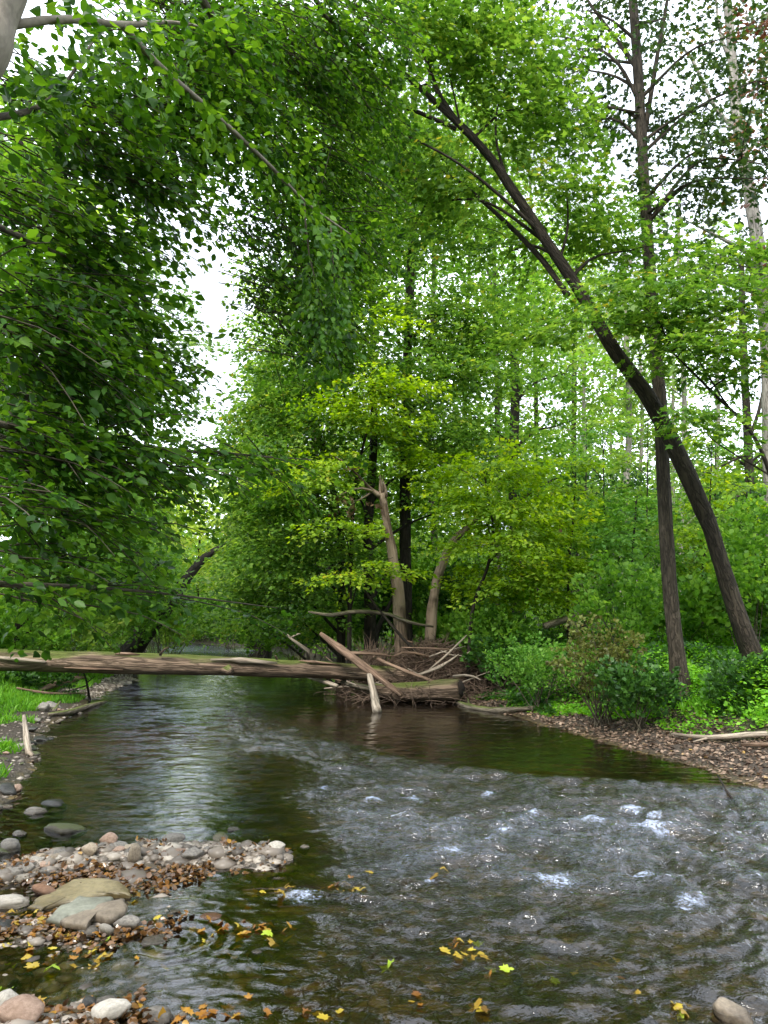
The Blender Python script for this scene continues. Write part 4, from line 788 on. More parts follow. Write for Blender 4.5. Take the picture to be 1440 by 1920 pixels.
SM = {'tan': stone_mat('tan stone', (.21, .165, .12), (.42, .34, .255)), 'grey': stone_mat('grey stone', (.11, .10, .09), (.29, .26, .23)), 'dark': stone_mat('dark wet stone', (.018, .018, .016), (.06, .056, .05), wet=True),
      'pink': stone_mat('pinkish stone', (.25, .155, .11), (.42, .29, .22)), 'rust': stone_mat('rusty orange stone', (.19, .085, .04), (.36, .19, .105)), 'white': stone_mat('pale stone', (.32, .29, .25), (.55, .50, .44)),
      'moss': stone_mat('mossy stone', (.06, .055, .04), (.15, .135, .10), moss=True), 'yellow': stone_mat('yellow ochre slab', (.26, .205, .10), (.44, .37, .21), sc=4), 'green': stone_mat('grey green slab', (.22, .225, .175), (.37, .375, .30), sc=4)}
RM = {}
def rockm(kind, i):
    if (kind, i) not in RM:
        me = rock_mesh('stone', i, ang=[1.6, .7, 1.1][i % 3]); me.materials.append(SM[kind]); RM[(kind, i)] = me
    return RM[(kind, i)]
rs = np.random.default_rng(55)
def stone(x, y, z, sx, sy, sz, kind, label, group=None, tilt=.15, rz=None, i=None, name='stone'):
    o = bpy.data.objects.new(name, rockm(kind, int(rs.integers(0, 9)) if i is None else i)); C.objects.link(o)
    o.location = (float(x), float(y), float(z)); o.scale = (sx, sy, sz); o.rotation_euler = (rs.normal(0, tilt), rs.normal(0, tilt), rs.uniform(-.5, .5) if rz is None else rz)
    return tag(o, label, 'stone', group)
# prominent stones: px, py of the centre, width, height in photo pixels
for px, py, w, h, kind, lab, rz, sink in [
    (82, 1660, 50, 36, 'rust', 'rounded orange boulder at the left end of the yellow slab', None, .3), 
    (15, 1684, 80, 28, 'white', 'pale flat stone at the left edge beside the yellow slab', 0, .2),
    (393, 1703, 58, 30, 'rust', 'blocky rust brown stone beside the bright foreground ripples', .1, .2), (325, 1705, 42, 18, 'dark', 'black wet stone just left of the rust brown block', 0, .3), (300, 1745, 66, 28, 'grey', 'long grey stone below the rust brown block', .2, .2), (240, 1728, 50, 20, 'grey', 'low grey brown stone right of the slabs', 0, .3), (199, 1738, 24, 22, 'white', 'small pale algae stained stone below the slabs', 0, .2),
    (38, 1908, 88, 46, 'pink', 'large rounded pink stone at the bottom left corner', .1, .2), (4, 1880, 50, 60, 'white', 'white stone cut by the left edge behind the pink stone', 0, .2), (196, 1892, 66, 36, 'white', 'pale angular stone in the litter at the bottom', .2, .2), (296, 1888, 62, 46, 'grey', 'rounded two toned grey stone at the bottom', 0, .2), (343, 1884, 34, 26, 'white', 'small white stone beside the rounded grey stone', 0, .2), (197, 1866, 40, 20, 'grey', 'grey stone behind the pale angular stone', 0, .2), (165, 1868, 30, 22, 'dark', 'glossy dark stone left of the pale angular stone', 0, .3),
    (1378, 1880, 74, 46, 'tan', 'two toned tan stone alone in the water at the bottom right', -.7, .15), (1262, 1868, 22, 22, 'tan', 'small pale stone left of the lone tan stone', 0, .2), (968, 1806, 26, 18, 'dark', 'small dark stone breaking the water in the middle', 0, .2), (482, 1770, 32, 26, 'grey', 'grey stone with wet dark base among yellow leaves', 0, .2),
    (120, 1543, 72, 30, 'moss', 'mossy brown boulder at the left edge of the calm pool', .2, .25), (100, 1496, 50, 24, 'dark', 'black wet boulder beneath the left bank', 0, .3), (155, 1564, 26, 13, 'white', 'small pale stone on the waterline right of the mossy boulder', 0, .2), (128, 1563, 20, 14, 'white', 'little white stone close to the mossy boulder', 0, .2), (80, 1560, 40, 18, 'moss', 'low mossy stone left of the mossy boulder', 0, .3), (114, 1586, 30, 16, 'tan', 'tan pebble alone left of the gravel bar', 0, .15), (103, 1505, 34, 18, 'grey', 'grey rounded stone at the foot of the black boulder', 0, .3), (60, 1512, 40, 26, 'grey', 'grey block on the muddy left shore', .2, .2), (18, 1580, 40, 34, 'grey', 'grey stone at the left edge above the pale flat stone', 0, .2), (33, 1553, 26, 18, 'grey', 'rounded light grey stone near the left edge', 0, .2), (100, 1377, 24, 10, 'white', 'flat pale stone on the waterline below the grass', 0, .1),
    (440, 1545, 26, 20, 'grey', 'brownish rounded stone at the top of the gravel bar', 0, .1), (413, 1580, 30, 26, 'moss', 'green mossy stone on the gravel bar', 0, .1), (518, 1597, 34, 24, 'white', 'white stone at the right tip of the gravel bar', 0, .1), (570, 1577, 24, 16, 'white', 'white stone alone in the water off the gravel bar', 0, .2), (362, 1604, 38, 22, 'grey', 'wide grey stone at the front of the gravel bar', 0, .1), (318, 1582, 42, 24, 'grey', 'large grey stone in the middle of the gravel bar', 0, .1), (252, 1605, 26, 38, 'tan', 'upright oblong tan stone on the gravel bar', 1.5, .1), (283, 1616, 34, 18, 'tan', 'flat tan stone at the lower edge of the gravel bar', 0, .1), (168, 1608, 30, 22, 'tan', 'pale tan stone at the left part of the gravel bar', 0, .1), (497, 1579, 28, 18, 'grey', 'pale grey stone right of the mossy stone', 0, .1), (205, 1568+22, 34, 26, 'pink', 'pinkish stone on the left part of the gravel bar', 0, .1), (318, 1708+10, 20, 10, 'dark', 'small dark stone in the bright ripples', 0, .2)]:
    q = on(px, py+h*.25, .02); D = q[1]; k = D/F; g0 = gz(q[0], q[1])
    sz = max(.015, h*k*.55); z = max(g0, -.05)+sz*(1-2*sink)
    slab = 'slab' in lab
    stone(q[0], q[1], z if not slab else max(g0, 0)+.012, w*k*.53, w*k*(.40 if not slab else .30), sz if not slab else .04, kind, lab, None, .06 if slab else .12, rz)
def slab(px_, z0, th, mat, label, seed):
    rr = np.random.default_rng(seed); base = np.array([on(x, y, z0) for x, y in px_])
    n = 48; Q = np.vstack([base, base[:1]]); t = np.linspace(0, len(base), n, endpoint=False); i_ = t.astype(int); P = Q[i_]+(Q[i_+1]-Q[i_])*(t-i_)[:, None]
    P[:, :2] += .012*np.stack([fbm(t*1.7, t*0+seed, 0, 2), fbm(t*1.7, t*0+seed+9, 0, 2)], -1)*3
    c = P.mean(0); rings = []; prof = [(1.0, -th), (1.02, -.3*th), (.985, -.05*th), (.94, .12*th), (.8, .22*th), (.6, .27*th), (.4, .3*th), (.2, .3*th)]
    for f, dz in prof:
        q = c+(P-c)*f; q[:, 2] = z0+dz+.012*fbm(q[:, 0]*5, q[:, 1]*8, seed, 3); rings.append(q)
    V = np.vstack(rings+[c[None]+np.array([0, 0, .3*th])]); F_ = []
    for k in range(len(prof)-1):
        for j in range(n): a, b = k*n+j, k*n+(j+1) % n; F_ += [[a, b, b+n], [a, b+n, a+n]]
    k = (len(prof)-1)*n
    for j in range(n): F_.append([k+j, k+(j+1) % n, len(V)-1])
    o = mesh('stone_slab', V, np.array(F_)[:, ::-1], SM[mat], None, None, True, c)
    return tag(o, label, 'stone')
slab([(52, 1694), (84, 1680), (112, 1660), (142, 1649), (200, 1650), (247, 1663), (243, 1677), (200, 1679), (150, 1686), (105, 1697), (75, 1701)], .02, .03, 'yellow', 'long flat yellow ochre slab lying in the foreground pool', 3)
slab([(84, 1718), (118, 1694), (160, 1679), (206, 1680), (196, 1698), (165, 1722), (125, 1724)], .035, .03, 'green', 'flat grey green slab in front of the yellow slab', 5)
slab([(118, 1726), (165, 1706), (200, 1694), (234, 1686), (242, 1700), (222, 1716), (170, 1722), (150, 1738)], .048, .03, 'tan', 'tan flat slab overlapping the grey green slab', 8)
gG = 'rounded stones heaped on the gravel bar'
kk = 0
while kk < 150:
    t = rs.random(); i_ = t*(len(BAR)-1); a_ = int(i_); q = BAR[a_]+(BAR[a_+1]-BAR[a_])*(i_-a_); s = float(np.clip(rs.lognormal(-3.62, .38), .015, .065)); x, y = q[0]+rs.normal(0, .06), q[1]+rs.normal(0, .14)
    g0 = gz(x, y)
    if g0 < -.03: continue
    stone(x, y, max(g0, -.02)+s*.12, s*rs.uniform(.9, 1.4), s*rs.uniform(.8, 1.1), s*rs.uniform(.55, .8), rs.choice(['tan', 'grey', 'grey', 'pink', 'tan', 'grey', 'white']), 'rounded stone heaped on the gravel bar', gG); kk += 1
gS = 'stones scattered along the left shore'
kk = 0
while kk < 62:
    y = rs.uniform(4.6, 11.5); x = np.interp(y, YL, XL)+rs.normal(-.12, .2); s = float(np.clip(rs.lognormal(-3.2, .45), .02, .11)); g0 = gz(x, y)
    if g0 < -.06: continue
    stone(x, y, max(g0, -.03)+s*.2, s*rs.uniform(.9, 1.5), s*rs.uniform(.8, 1.1), s*rs.uniform(.45, .75), rs.choice(['grey', 'dark', 'grey', 'tan', 'moss', 'pink']), 'stone lying on the muddy left shore', gS); kk += 1
P = scatter(1500, -2.3, -.6, 4.4, 5.3, lambda x, y, sl, sr: (segdist(x, y, BAR) < .4) & (vnoise(x*6, y*6, 1.1) > .05), rs); P[:, 2] += .03
litter(P, .032, M['wetlitter'], 'leaf_litter', 'dead leaf scraps caught among the gravel bar stones', .6)
gF = 'small stones between the foreground pools'
kk = 0
while kk < 40:
    y = rs.uniform(2.85, 4.7); x = rs.uniform(-2.4, -.45); s = float(np.clip(rs.lognormal(-3.6, .35), .014, .05)); g0 = gz(x, y)
    if g0 < -.05: continue
    stone(x, y, max(g0, -.02)+s*.1, s*rs.uniform(.9, 1.5), s*rs.uniform(.8, 1.1), s*rs.uniform(.4, .7), rs.choice(['grey', 'dark', 'grey', 'tan', 'pink', 'dark']), 'small stone between the shallow foreground pools', gF); kk += 1
# fine gravel
import bmesh
bm = bmesh.new(); bmesh.ops.create_icosphere(bm, subdivisions=1, radius=1); ico = np.array([v.co[:] for v in bm.verts]); icf = np.array([[v.index for v in f.verts] for f in bm.faces]); bm.free()
def gravel(P, s, name, label, mat):
    n = len(P); S = s*rs.lognormal(0, .4, n); sc = np.stack([rs.uniform(.8, 1.4, n), rs.uniform(.8, 1.3, n), rs.uniform(.4, .7, n)], -1)*S[:, None]
    V = ico[None]*(1+rs.normal(0, .12, (n, len(ico), 1)))*sc[:, None]+P[:, None]; Fq = icf[None]+(np.arange(n)*len(ico))[:, None, None]
    return tag(mesh(name, V.reshape(-1, 3), Fq.reshape(-1, 3), mat, None, {'lc': np.repeat(np.stack([rs.random(n), rs.random(n), rs.random(n)], -1), len(ico), 0)}, True), label, 'gravel', kind='stuff')
gmat = leaf_mat('gravel', (.05, .04, .033), (.17, .14, .115), (.38, .33, .28), 0, spec=.4)
P1 = scatter(9000, -2.5, -.5, 4.5, 5.4, lambda x, y, sl, sr: (segdist(x, y, BAR) < .34) & (ground(x, y) > -.03), rs)
P2 = scatter(9000, -4.8, -2, 3, 12, lambda x, y, sl, sr: (sl < .1) & (sl > -.5) & (rs.random(len(x)) < .35), rs)
P4 = scatter(5000, -5.8, -4.3, 12.5, 16.5, lambda x, y, sl, sr: (sl < .15) & (sl > -.9), rs)
P3 = scatter(2500, -2.4, -.5, 2.7, 4.7, lambda x, y, sl, sr: ground(x, y) > -.045, rs)
gravel(np.vstack([P1, P2, P3, P4]), .014*(1+(rs.random(len(P1)+len(P2)+len(P3)+len(P4)) < .15)), 'gravel', 'fine gravel of the bar and the left shore', gmat)

# ------------------------------------------------------------------ fallen yellow leaves
T_FALL = (np.array([[0, 0, 0], [-.06, .18, 0], [-.12, .30, .01], [.10, .30, 0], [.20, .58, .02], [.32, .40, 0], [.50, .66, .03], [.55, .36, 0], [.60, .20, 0], [.78, .22, .02], [1, 0, .03],
                     [.78, -.2, .02], [.60, -.2, 0], [.55, -.36, 0], [.48, -.62, .03], [.32, -.40, 0], [.22, -.56, .02], [.10, -.3, 0], [-.12, -.28, .01], [-.06, -.16, 0], [.33, 0, .0]]),
          np.array([[20, (b+1) % 20, b] for b in range(20)]))
ma = T_FALL
def fallen(px, py, size, mat, label, group=None, z=.0):
    if rs.random() < .55: z = -.03
    q = on(px, py, z); zz = max(gz(q[0], q[1])+.012, (float(waves(np.array([q[0]]), np.array([q[1]]))[0])+.006) if z == 0 else z)
    th = rs.uniform(0, 6.28); D = np.array([[math.cos(th), math.sin(th), rs.normal(0, .06)]])
    v, f, c = leaf_arrays(np.zeros((1, 3))-D*size*.4, D, np.array([[0, 0, 1.]])+rs.normal(0, .12, (1, 3)), np.array([size]), ma, np.array([rs.uniform(.6, 1.05)]), np.array([[rs.random(), rs.random(), 0]]))
    v = v+np.stack([rs.normal(0, .04*size, len(v)), rs.normal(0, .04*size, len(v)), rs.uniform(-.4, .4)*size*np.sin(v[:, 0]/size*3+rs.uniform(0, 6))+rs.normal(0, .03*size, len(v))], -1)
    o = mesh('fallen_leaf', v, f, M[mat], None, {'lc': c}); o.location = (float(q[0]), float(q[1]), zz)
    return tag(o, label, 'leaf', group)
gY = 'yellow fallen leaves floating in the stream shallows'; gO = 'orange fallen leaves gathered in the foreground shallows'; gN = 'lime green fallen leaves floating in the stream'
for cx, cy, sx, sy, n in [(300, 1740, 60, 14, 10), (90, 1760, 60, 14, 10), (535, 1672, 14, 6, 6), (600, 1668, 6, 5, 2), (660, 1670, 22, 10, 8), (510, 1675, 30, 8, 5), (255, 1680, 12, 6, 4), (100, 1725, 80, 10, 16), (160, 1805, 50, 14, 16), (190, 1795, 24, 10, 6), (420, 1780, 24, 10, 8), (520, 1755, 12, 8, 4), (50, 1815, 10, 3, 2), (75, 1872, 8, 4, 2), (610, 1792, 8, 4, 2), (585, 1537, 3, 2, 1), (862, 1790, 16, 10, 7), (880, 1800, 18, 8, 4), (845, 1645, 4, 3, 1), (900, 1900, 9, 6, 5), (615, 1908, 12, 6, 4), (1275, 1890, 10, 5, 4), (690, 1645, 4, 2, 1), (800, 1650, 60, 30, 2), (780, 1875, 6, 6, 2), (1280, 1552, 4, 3, 2), (470, 1745, 40, 8, 6), (1150, 1850, 60, 30, 3)]:
    for k in range(n): fallen(rs.normal(cx, sx), rs.normal(cy, sy), rs.uniform(.032, .058), 'yellow', 'yellow fallen leaf floating in the stream shallows', gY)
for cx, cy, sx, sy, n in [(120, 1735, 70, 8, 30), (450, 1740, 40, 10, 22), (200, 1755, 60, 8, 14), (100, 1800, 60, 20, 8), (380, 1740, 40, 6, 6), (640, 1655, 16, 5, 4), (570, 1905, 6, 5, 2), (350, 1895, 60, 12, 12), (440, 1900, 30, 10, 8), (150, 1895, 30, 10, 5), (850, 1775, 10, 5, 3), (775, 1870, 6, 6, 2), (860, 1840, 50, 20, 2), (1160, 1835, 6, 4, 1), (250, 1645, 30, 6, 6)]:
    for k in range(n): fallen(rs.normal(cx, sx), rs.normal(cy, sy), rs.uniform(.03, .05), 'orange', 'orange brown fallen leaf gathered in the foreground shallows', gO)
for cx, cy in [(725, 1817), (18, 1817), (97, 1823), (40, 1712), (920, 1815), (950, 1820), (10, 1855), (1040, 1838), (895, 1765), (1280, 1910), (500, 1755), (195, 1762)]:
    fallen(cx, cy, .06, 'limefall', 'lime green fallen leaf floating in the stream', gN)

# ------------------------------------------------------------------ logs, branches and brush
def stick(name, label, pts, radii, mat, cat='branch', sides=8, subs=(), group=None, rough=.1, subname='side_branch'):
    pts = [np.array(q, float) for q in pts]
    tb = Tubes(); tb.add(pts, radii, sides=sides, rough=rough)
    o = tb.build(name, mat, origin=pts[0]); tag(o, label, cat, group)
    for sp_, sr_ in subs:
        t2 = Tubes(); t2.add(sp_, sr_, sides=6); c = t2.build(subname, mat, origin=pts[0]); c.location = (0, 0, 0); c.parent = o
    return o
log = stick('fallen_log', 'long mossy fallen tree trunk bridging the whole stream', tp((-120, 1237, 11.9), (60, 1240, 12), (200, 1243, 12.1), (330, 1246, 12.2), (460, 1250, 12.3), (580, 1255, 12.5), (700, 1263, 12.7), (800, 1272, 12.9)), [.178, .172, .165, .158, .15, .14, .13, .12], M['log'], 'log', sides=32, rough=.10)
tb = Tubes()
tb.add(tp((395, 1236.5, 12.08), (450, 1238, 12.12), (520, 1243, 12.2)), [.01, .042, .012], sides=8, rough=.3); o = tb.build('bare_patch', M['wood']); o.parent = log; o.matrix_parent_inverse = log.matrix_world.inverted(); log_loc = np.array(log.location); o.location = [-c for c in log_loc]
for q, rr_ in [(tp((215, 1226, 12.0), (235, 1225, 12.0), (262, 1227, 12.05)), [.008, .03, .006]), (tp((560, 1238, 12.35), (600, 1242, 12.4), (640, 1247, 12.5)), [.006, .03, .006]), (tp((120, 1252, 11.88), (170, 1254, 11.93), (230, 1256, 11.97)), [.006, .02, .006])]:
    tb = Tubes(); tb.add(q, rr_, sides=8, rough=.5); o = tb.build('loose_bark', M['wood_brown']); o.parent = log; o.location = [-c for c in log_loc]
for q, rr_ in [(tp((300, 1228, 12.0), (306, 1219, 11.95), (316, 1213, 11.9)), [.022, .016, .009]), (tp((520, 1236, 12.3), (516, 1229, 12.25)), [.02, .012]), (tp((90, 1226, 11.9), (84, 1218, 11.85)), [.02, .012])]:
    tb = Tubes(); tb.add(q, rr_, sides=7, rough=.3); o = tb.build('branch_stub', M['log']); o.parent = log; o.location = [-c for c in log_loc]
tb = Tubes(); tb.add(tp((424, 1254, 12.2), (428, 1257, 12.08), (433, 1260, 12.02)), [.085, .07, .05], sides=11, rough=.35); o = tb.build('branch_stub', M['log']); o.parent = log; o.location = [-c for c in log_loc]
stick('pale_stick', 'short pale bare stick lying on the left end of the log', tp((-10, 1232, 11.75), (40, 1237, 11.75), (86, 1241, 11.8)), [.025, .032, .02], M['wood'])
# short log with a hollow end
hl = stick('hollow_log', 'short thick rotten log with a dark hollow end at the waterline', tp((700, 1296, 12.5), (760, 1296, 12.35), (815, 1295, 12.2), (862, 1292, 12.05)), [.12, .145, .155, .16], M['log'], 'log', sides=24, rough=.1)
e = at(862, 1292, 12.05); e2 = at(864.5, 1291.8, 12.035); tb = Tubes(); tb.add([e, e2], [.118, .105], seg=3, sides=18, rough=.2); hole, hnt, hout = newmat('rotten dark wood'); hp = N(hnt, 'ShaderNodeBsdfPrincipled', Roughness=1.0); hp.inputs['Base Color'].default_value = (.016, .010, .007, 1); hnt.links.new(hp.outputs[0], hout.inputs[0])
o = tb.build('hollow', hole); o.parent = hl; o.location = [-c for c in hl.location]  # solid cap; rot and the hollow's shade both go into its dark colour
stick('split_branch', 'thick split brown branch slanting up across the end of the long log', tp((600, 1187, 12.2), (640, 1218, 12.2), (690, 1255, 12.05), (752, 1304, 11.9)), [.03, .07, .062, .04], M['wood_brown'], rough=.16, subs=[(tp((650, 1225, 12.2), (700, 1226, 12.5), (745, 1232, 12.8)), [.04, .03, .012]), (tp((655, 1230, 12.2), (690, 1218, 12.6)), [.03, .01])])
stick('bleached_stick', 'bleached pale stick standing in the water in front of the log', tp((692, 1258, 12.1), (700, 1298, 11.7), (707, 1334, 11.15)), [.05, .055, .07], M['wood'], rough=.12)
stick('forked_stick', 'weathered forked stick poking up behind the log left of the brush', tp((577, 1243, 13.4), (578, 1220, 13.4), (560, 1208, 13.3), (537, 1190, 13.2)), [.05, .04, .032, .02], M['wood'], subs=[(tp((545, 1197, 13.25), (555, 1190, 13.2), (563, 1188, 13.2)), [.022, .016, .01])])
stick('sunken_branch', 'pale branch sloping into the water beneath the log', tp((560, 1262, 13), (590, 1272, 12.8), (632, 1286, 12.3)), [.03, .045, .03], M['wood'])
stick('mossy_branch', 'green mossy branch lying low in front of the brush pile', tp((640, 1279, 12.7), (670, 1286, 12.5), (700, 1291, 12.3)), [.03, .05, .04], M['wood_moss'])
stick('dead_limb', 'long pale lichen covered limb hanging level behind the log', tp((578, 1147, 13), (620, 1153, 13), (665, 1147, 13), (720, 1150, 13.1), (770, 1167, 13.2), (812, 1175, 13.3)), [.016, .034, .036, .034, .03, .016], M['wood_moss'])
stick('leaning_pole', 'thin dark pole leaning against the splintered snag', tp((782, 1225, 12.9), (745, 1185, 13), (700, 1130, 13.1), (680, 1100, 13.1)), [.03, .026, .02, .012], M['bark_dark'])
stick('long_pole', 'long brown pole laid across the top of the brush pile', tp((700, 1232, 12.6), (760, 1258, 12.4), (818, 1279, 12.2)), [.03, .03, .02], M['wood_brown'])
stick('crest_branch', 'pale curved branch along the crest of the brush pile', tp((760, 1237, 13.2), (820, 1230, 13.2), (870, 1215, 13.3)), [.02, .035, .02], M['wood'])
stick('curved_branch', 'thin arched pale branch at the right of the brush pile', tp((850, 1268, 12.2), (880, 1266, 12), (902, 1275, 11.9)), [.02, .018, .008], M['wood'])
stick('driftwood', 'knobbly driftwood branch along the right waterline', [gp(852, 1318)+[0, 0, .03], gp(880, 1332)+[0, 0, .05], gp(925, 1337)+[0, 0, .04], gp(1000, 1333)+[0, 0, .04]], [.03, .055, .045, .035], M['wood_moss'], rough=.2, subs=[([gp(880, 1332)+[0, 0, .05], gp(876, 1320)+[0, 0, .12], at(870, 1298, 11.2)], [.02, .014, .008])])
stick('bank_branch', 'bare pale branch lying on the right bank leaves', [gp(1260, 1385)+[0, 0, .05], gp(1330, 1392)+[0, 0, .05], gp(1400, 1389)+[0, 0, .06], gp(1470, 1386)+[0, 0, .06]], [.012, .026, .03, .03], M['wood'], subs=[([gp(1330, 1392)+[0, 0, .05], gp(1300, 1398)+[0, 0, .04]], [.014, .006])])
stick('short_branch', 'short brown branch below the bare one on the right bank', [gp(1390, 1402)+[0, 0, .03], gp(1430, 1404)+[0, 0, .04], gp(1480, 1402)+[0, 0, .04]], [.016, .02, .018], M['wood_brown'])
stick('mossy_log', 'fallen mossy trunk half hidden in the right understory', tp((1020, 1175, 12.6), (1070, 1158, 12.7), (1135, 1137, 12.9)), [.06, .06, .03], M['wood_moss'], 'log', subs=[(tp((1060, 1162, 12.7), (1080, 1172, 12.5), (1100, 1170, 12.4)), [.025, .02, .008])])
stick('dark_twig', 'thin dark twig sticking out of the riffle at right', [on(1345, 1452, .06), on(1362, 1482, .05), on(1384, 1512, -.02)], [.006, .010, .008], M['bark_dark'], sides=6)
stick('shore_stick', 'pale stick standing upright on the left shore gravel', [gp(54, 1418)+[0, 0, .03], at(50, 1385, gp(54, 1418)[1]+.25), at(45, 1343, gp(54, 1418)[1]+.7)], [.035, .032, .022], M['wood'], subs=[([gp(54, 1418)+[0, 0, .04], gp(62, 1421)+[0, 0, .02]], [.03, .02])])
stick('shore_log', 'rotting branch lying along the edge of the left bank grass', [gp(90, 1345)+[0, 0, .04], gp(130, 1342)+[0, 0, .05], gp(165, 1332)+[0, 0, .06], gp(198, 1322)+[0, 0, .05]], [.02, .045, .04, .03], M['wood_moss'], subs=[([gp(100, 1340)+[0, 0, .05], gp(112, 1334)+[0, 0, .14]], [.025, .015])])
stick('shore_branch', 'thin bare branch behind the rotting one on the left bank', [gp(30, 1300)+[0, 0, .08], gp(100, 1310)+[0, 0, .08], gp(165, 1305)+[0, 0, .05]], [.016, .02, .010], M['wood_brown'])
stick('shore_snag', 'thin upright dark twig at the left waterline below the log', [gp(168, 1312), at(164, 1285, 12.2), at(156, 1258, 12.2)], [.022, .018, .01], M['bark_dark'], subs=[([at(164, 1285, 12.2), gp(120, 1310)+[0, 0, .1]], [.014, .006]), ([at(163, 1280, 12.2), at(178, 1268, 12.2)], [.01, .004])])
stick('root_log', 'brown half buried root on the left bank below the log', [gp(70, 1302)+[0, 0, .05], gp(100, 1296)+[0, 0, .1], gp(135, 1287)+[0, 0, .12], gp(160, 1278)+[0, 0, .08]], [.02, .05, .05, .02], M['wood_brown'], rough=.25)
gK = 'pale bare branches reaching out of the brush jam'
rk = np.random.default_rng(71)
for k in range(18):
    x0, y0 = rk.normal(790, 55), rk.normal(1255, 22); Y0 = rk.uniform(12.5, 13.6); a_ = rk.normal(.5, .6)+(math.pi if rk.random() < .4 else 0); l_ = rk.uniform(25, 75)
    e0, e1 = at(x0-math.cos(a_)*l_, y0+math.sin(a_)*l_*.6, Y0), at(x0+math.cos(a_)*l_, y0-abs(math.sin(a_))*l_*.75, Y0+rk.uniform(-.2, .5)); mid = .5*(e0+e1)+rk.normal(0, .07, 3)
    r0 = rk.uniform(.012, .03)
    stick('brush_branch', 'pale bare branch reaching out of the brush jam', [e0, mid, e1], [r0, r0*.9, r0*.35], M[rk.choice(['wood', 'wood_brown', 'wood'])], group=gK, sides=6, rough=.2)
# brush pile: loose sticks one by one, the finest twigs as one mass
r = np.random.default_rng(61)
gJ = 'loose sticks piled in the brush jam'
jc = lambda: np.array([r.uniform(-.5, 1.85), r.uniform(12.4, 13.9), 0])
for k in range(60):
    p0 = jc(); top = .8*math.exp(-((p0[0]-.85)/1.0)**2)*math.exp(-((p0[1]-13.3)/.9)**2); p0[2] = max(0, gz(p0[0], p0[1]))+r.uniform(.05, .1+top)
    th = r.uniform(-.9, .9)+(math.pi if r.random() < .5 else 0); Lh = r.uniform(.25, .8); d = np.array([math.cos(th), math.sin(th)*.7, r.normal(0, .22)])
    rad = float(np.clip(r.lognormal(-4.3, .4), .007, .035))
    stick('brush_stick', 'loose stick piled in the brush jam at the end of the log', [p0-d*Lh, p0+r.normal(0, .05, 3), p0+d*Lh], [rad*.6, rad, rad*.5], M[r.choice(['brush', 'wood_brown', 'brush', 'wood', 'bark_twig'])], group=gJ, sides=6)
tb = Tubes()
for k in range(3400):
    p0 = np.array([r.normal(.8, .6), r.normal(13.15, .42), 0]); top = .85*math.exp(-((p0[0]-.8)/.95)**2)*math.exp(-((p0[1]-13.2)/.8)**2); p0[2] = max(0, gz(p0[0], p0[1]))+r.uniform(0, .08+top)
    d = r.normal(0, 1, 3)*np.array([1, .7, .45]); d = d/np.linalg.norm(d)*r.uniform(.12, .42)
    tb.add([p0-d, p0+r.normal(0, .05, 3), p0+d+r.normal(0, .05, 3)], [.004, .0065, .003], seg=6, sides=3, cap=False)
for k in range(160):
    p0 = np.array([at(700, 1225, 12.9)[0]+r.normal(0, .13), 12.9+r.normal(0, .15), .55+r.normal(0, .08)]); d = np.array([r.normal(.1, .3), r.normal(0, .2), 1.])*r.uniform(.15, .42)
    tb.add([p0, p0+d*.5+r.normal(0, .04, 3), p0+d], [.006, .004, .002], seg=5, sides=3, cap=False)
tag(tb.build('brush_twigs', M['brush']), 'tangled mass of fine brown twigs in the brush jam', 'brush', kind='stuff')

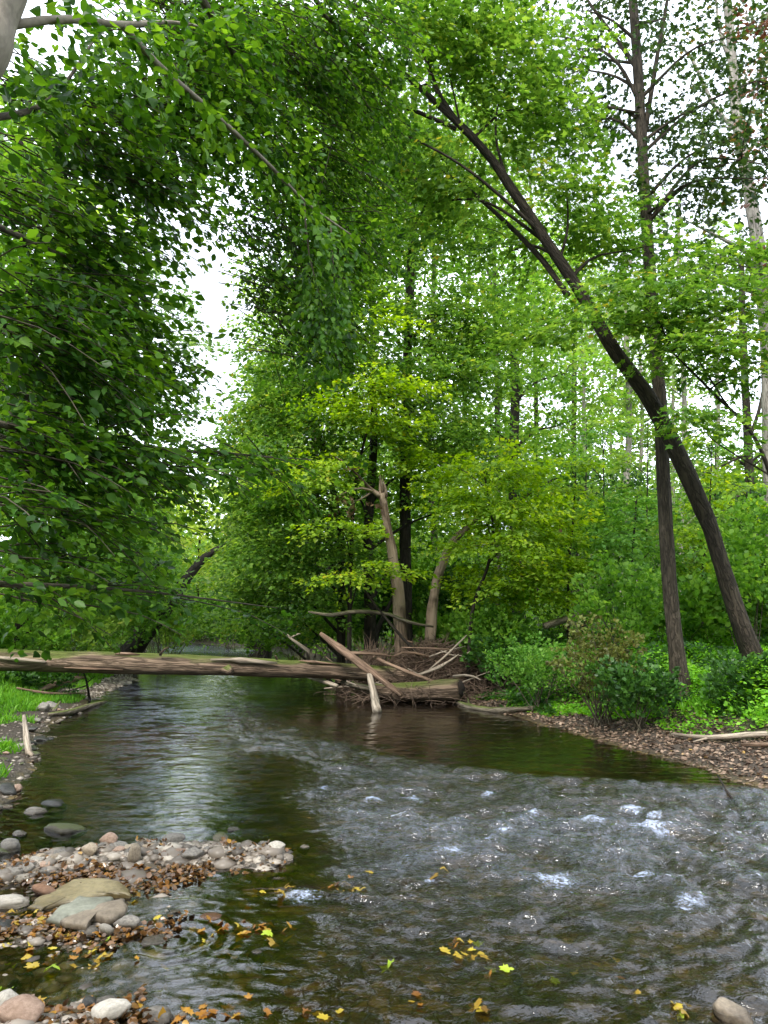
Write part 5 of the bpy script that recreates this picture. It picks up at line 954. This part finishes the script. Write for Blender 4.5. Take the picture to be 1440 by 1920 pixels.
# ------------------------------------------------------------------ light, sky, camera
SUN_EL, SUN_AZ = R(49), R(196)            # azimuth measured from +Y clockwise: behind the camera, a little left
w = bpy.data.worlds.new('World'); bpy.context.scene.world = w; w.use_nodes = True
nt = w.node_tree; nt.nodes.clear(); L = nt.links.new
out = nt.nodes.new('ShaderNodeOutputWorld'); bg = N(nt, 'ShaderNodeBackground', Strength=.1)
sky = N(nt, 'ShaderNodeTexSky', sky_type='NISHITA', sun_disc=False, sun_elevation=SUN_EL, sun_rotation=SUN_AZ)
tc = N(nt, 'ShaderNodeTexCoord'); cn = N(nt, 'ShaderNodeTexNoise', Scale=2.2, Detail=5.0, Roughness=.55); L(tc.outputs['Generated'], cn.inputs[0])
cr = ramp(nt, [(.3, (.72, .72, .72)), (.6, (1, 1, 1))]); L(cn.outputs[0], cr.inputs[0])
mx = N(nt, 'ShaderNodeMix', data_type='RGBA'); L(cr.outputs[0], mx.inputs[0]); L(sky.outputs[0], mx.inputs[6])
c2n = N(nt, 'ShaderNodeTexNoise', Scale=3.4, Detail=4.0, Roughness=.5); L(tc.outputs['Generated'], c2n.inputs[0])
c2r = ramp(nt, [(.36, (11, 12, 13.3)), (.58, (35, 38, 42.5))]); L(c2n.outputs[0], c2r.inputs[0]); L(c2r.outputs[0], mx.inputs[7])
L(mx.outputs[2], bg.inputs[0]); L(bg.outputs[0], out.inputs[0])
sd_ = bpy.data.lights.new('sun', 'SUN'); sd_.energy = 5.0; sd_.angle = R(18); sd_.specular_factor = .25; sd_.color = (1, .95, .86)
so = bpy.data.objects.new('sun', sd_); C.objects.link(so); so.rotation_euler = (R(90)-SUN_EL, 0, -SUN_AZ+math.pi)
cd = bpy.data.cameras.new('camera'); cd.sensor_fit = 'VERTICAL'; cd.sensor_height = 36; cd.lens = F*36/1920; cd.clip_end = 1000; cd.clip_start = .05
co = bpy.data.objects.new('camera', cd); C.objects.link(co); co.location = (0, 0, CAMZ); co.rotation_euler = (R(90)+PITCH, 0, 0)
sc = bpy.context.scene; sc.camera = co
sc.view_settings.view_transform = 'Standard'; sc.view_settings.look = 'None'; sc.view_settings.exposure = 0
sc.cycles.max_bounces = 8; sc.cycles.diffuse_bounces = 4; sc.cycles.glossy_bounces = 3; sc.cycles.transmission_bounces = 4; sc.cycles.transparent_max_bounces = 8
sc.cycles.caustics_reflective = False; sc.cycles.caustics_refractive = False; sc.cycles.sample_clamp_indirect = 6
sc.cycles.use_denoising = True
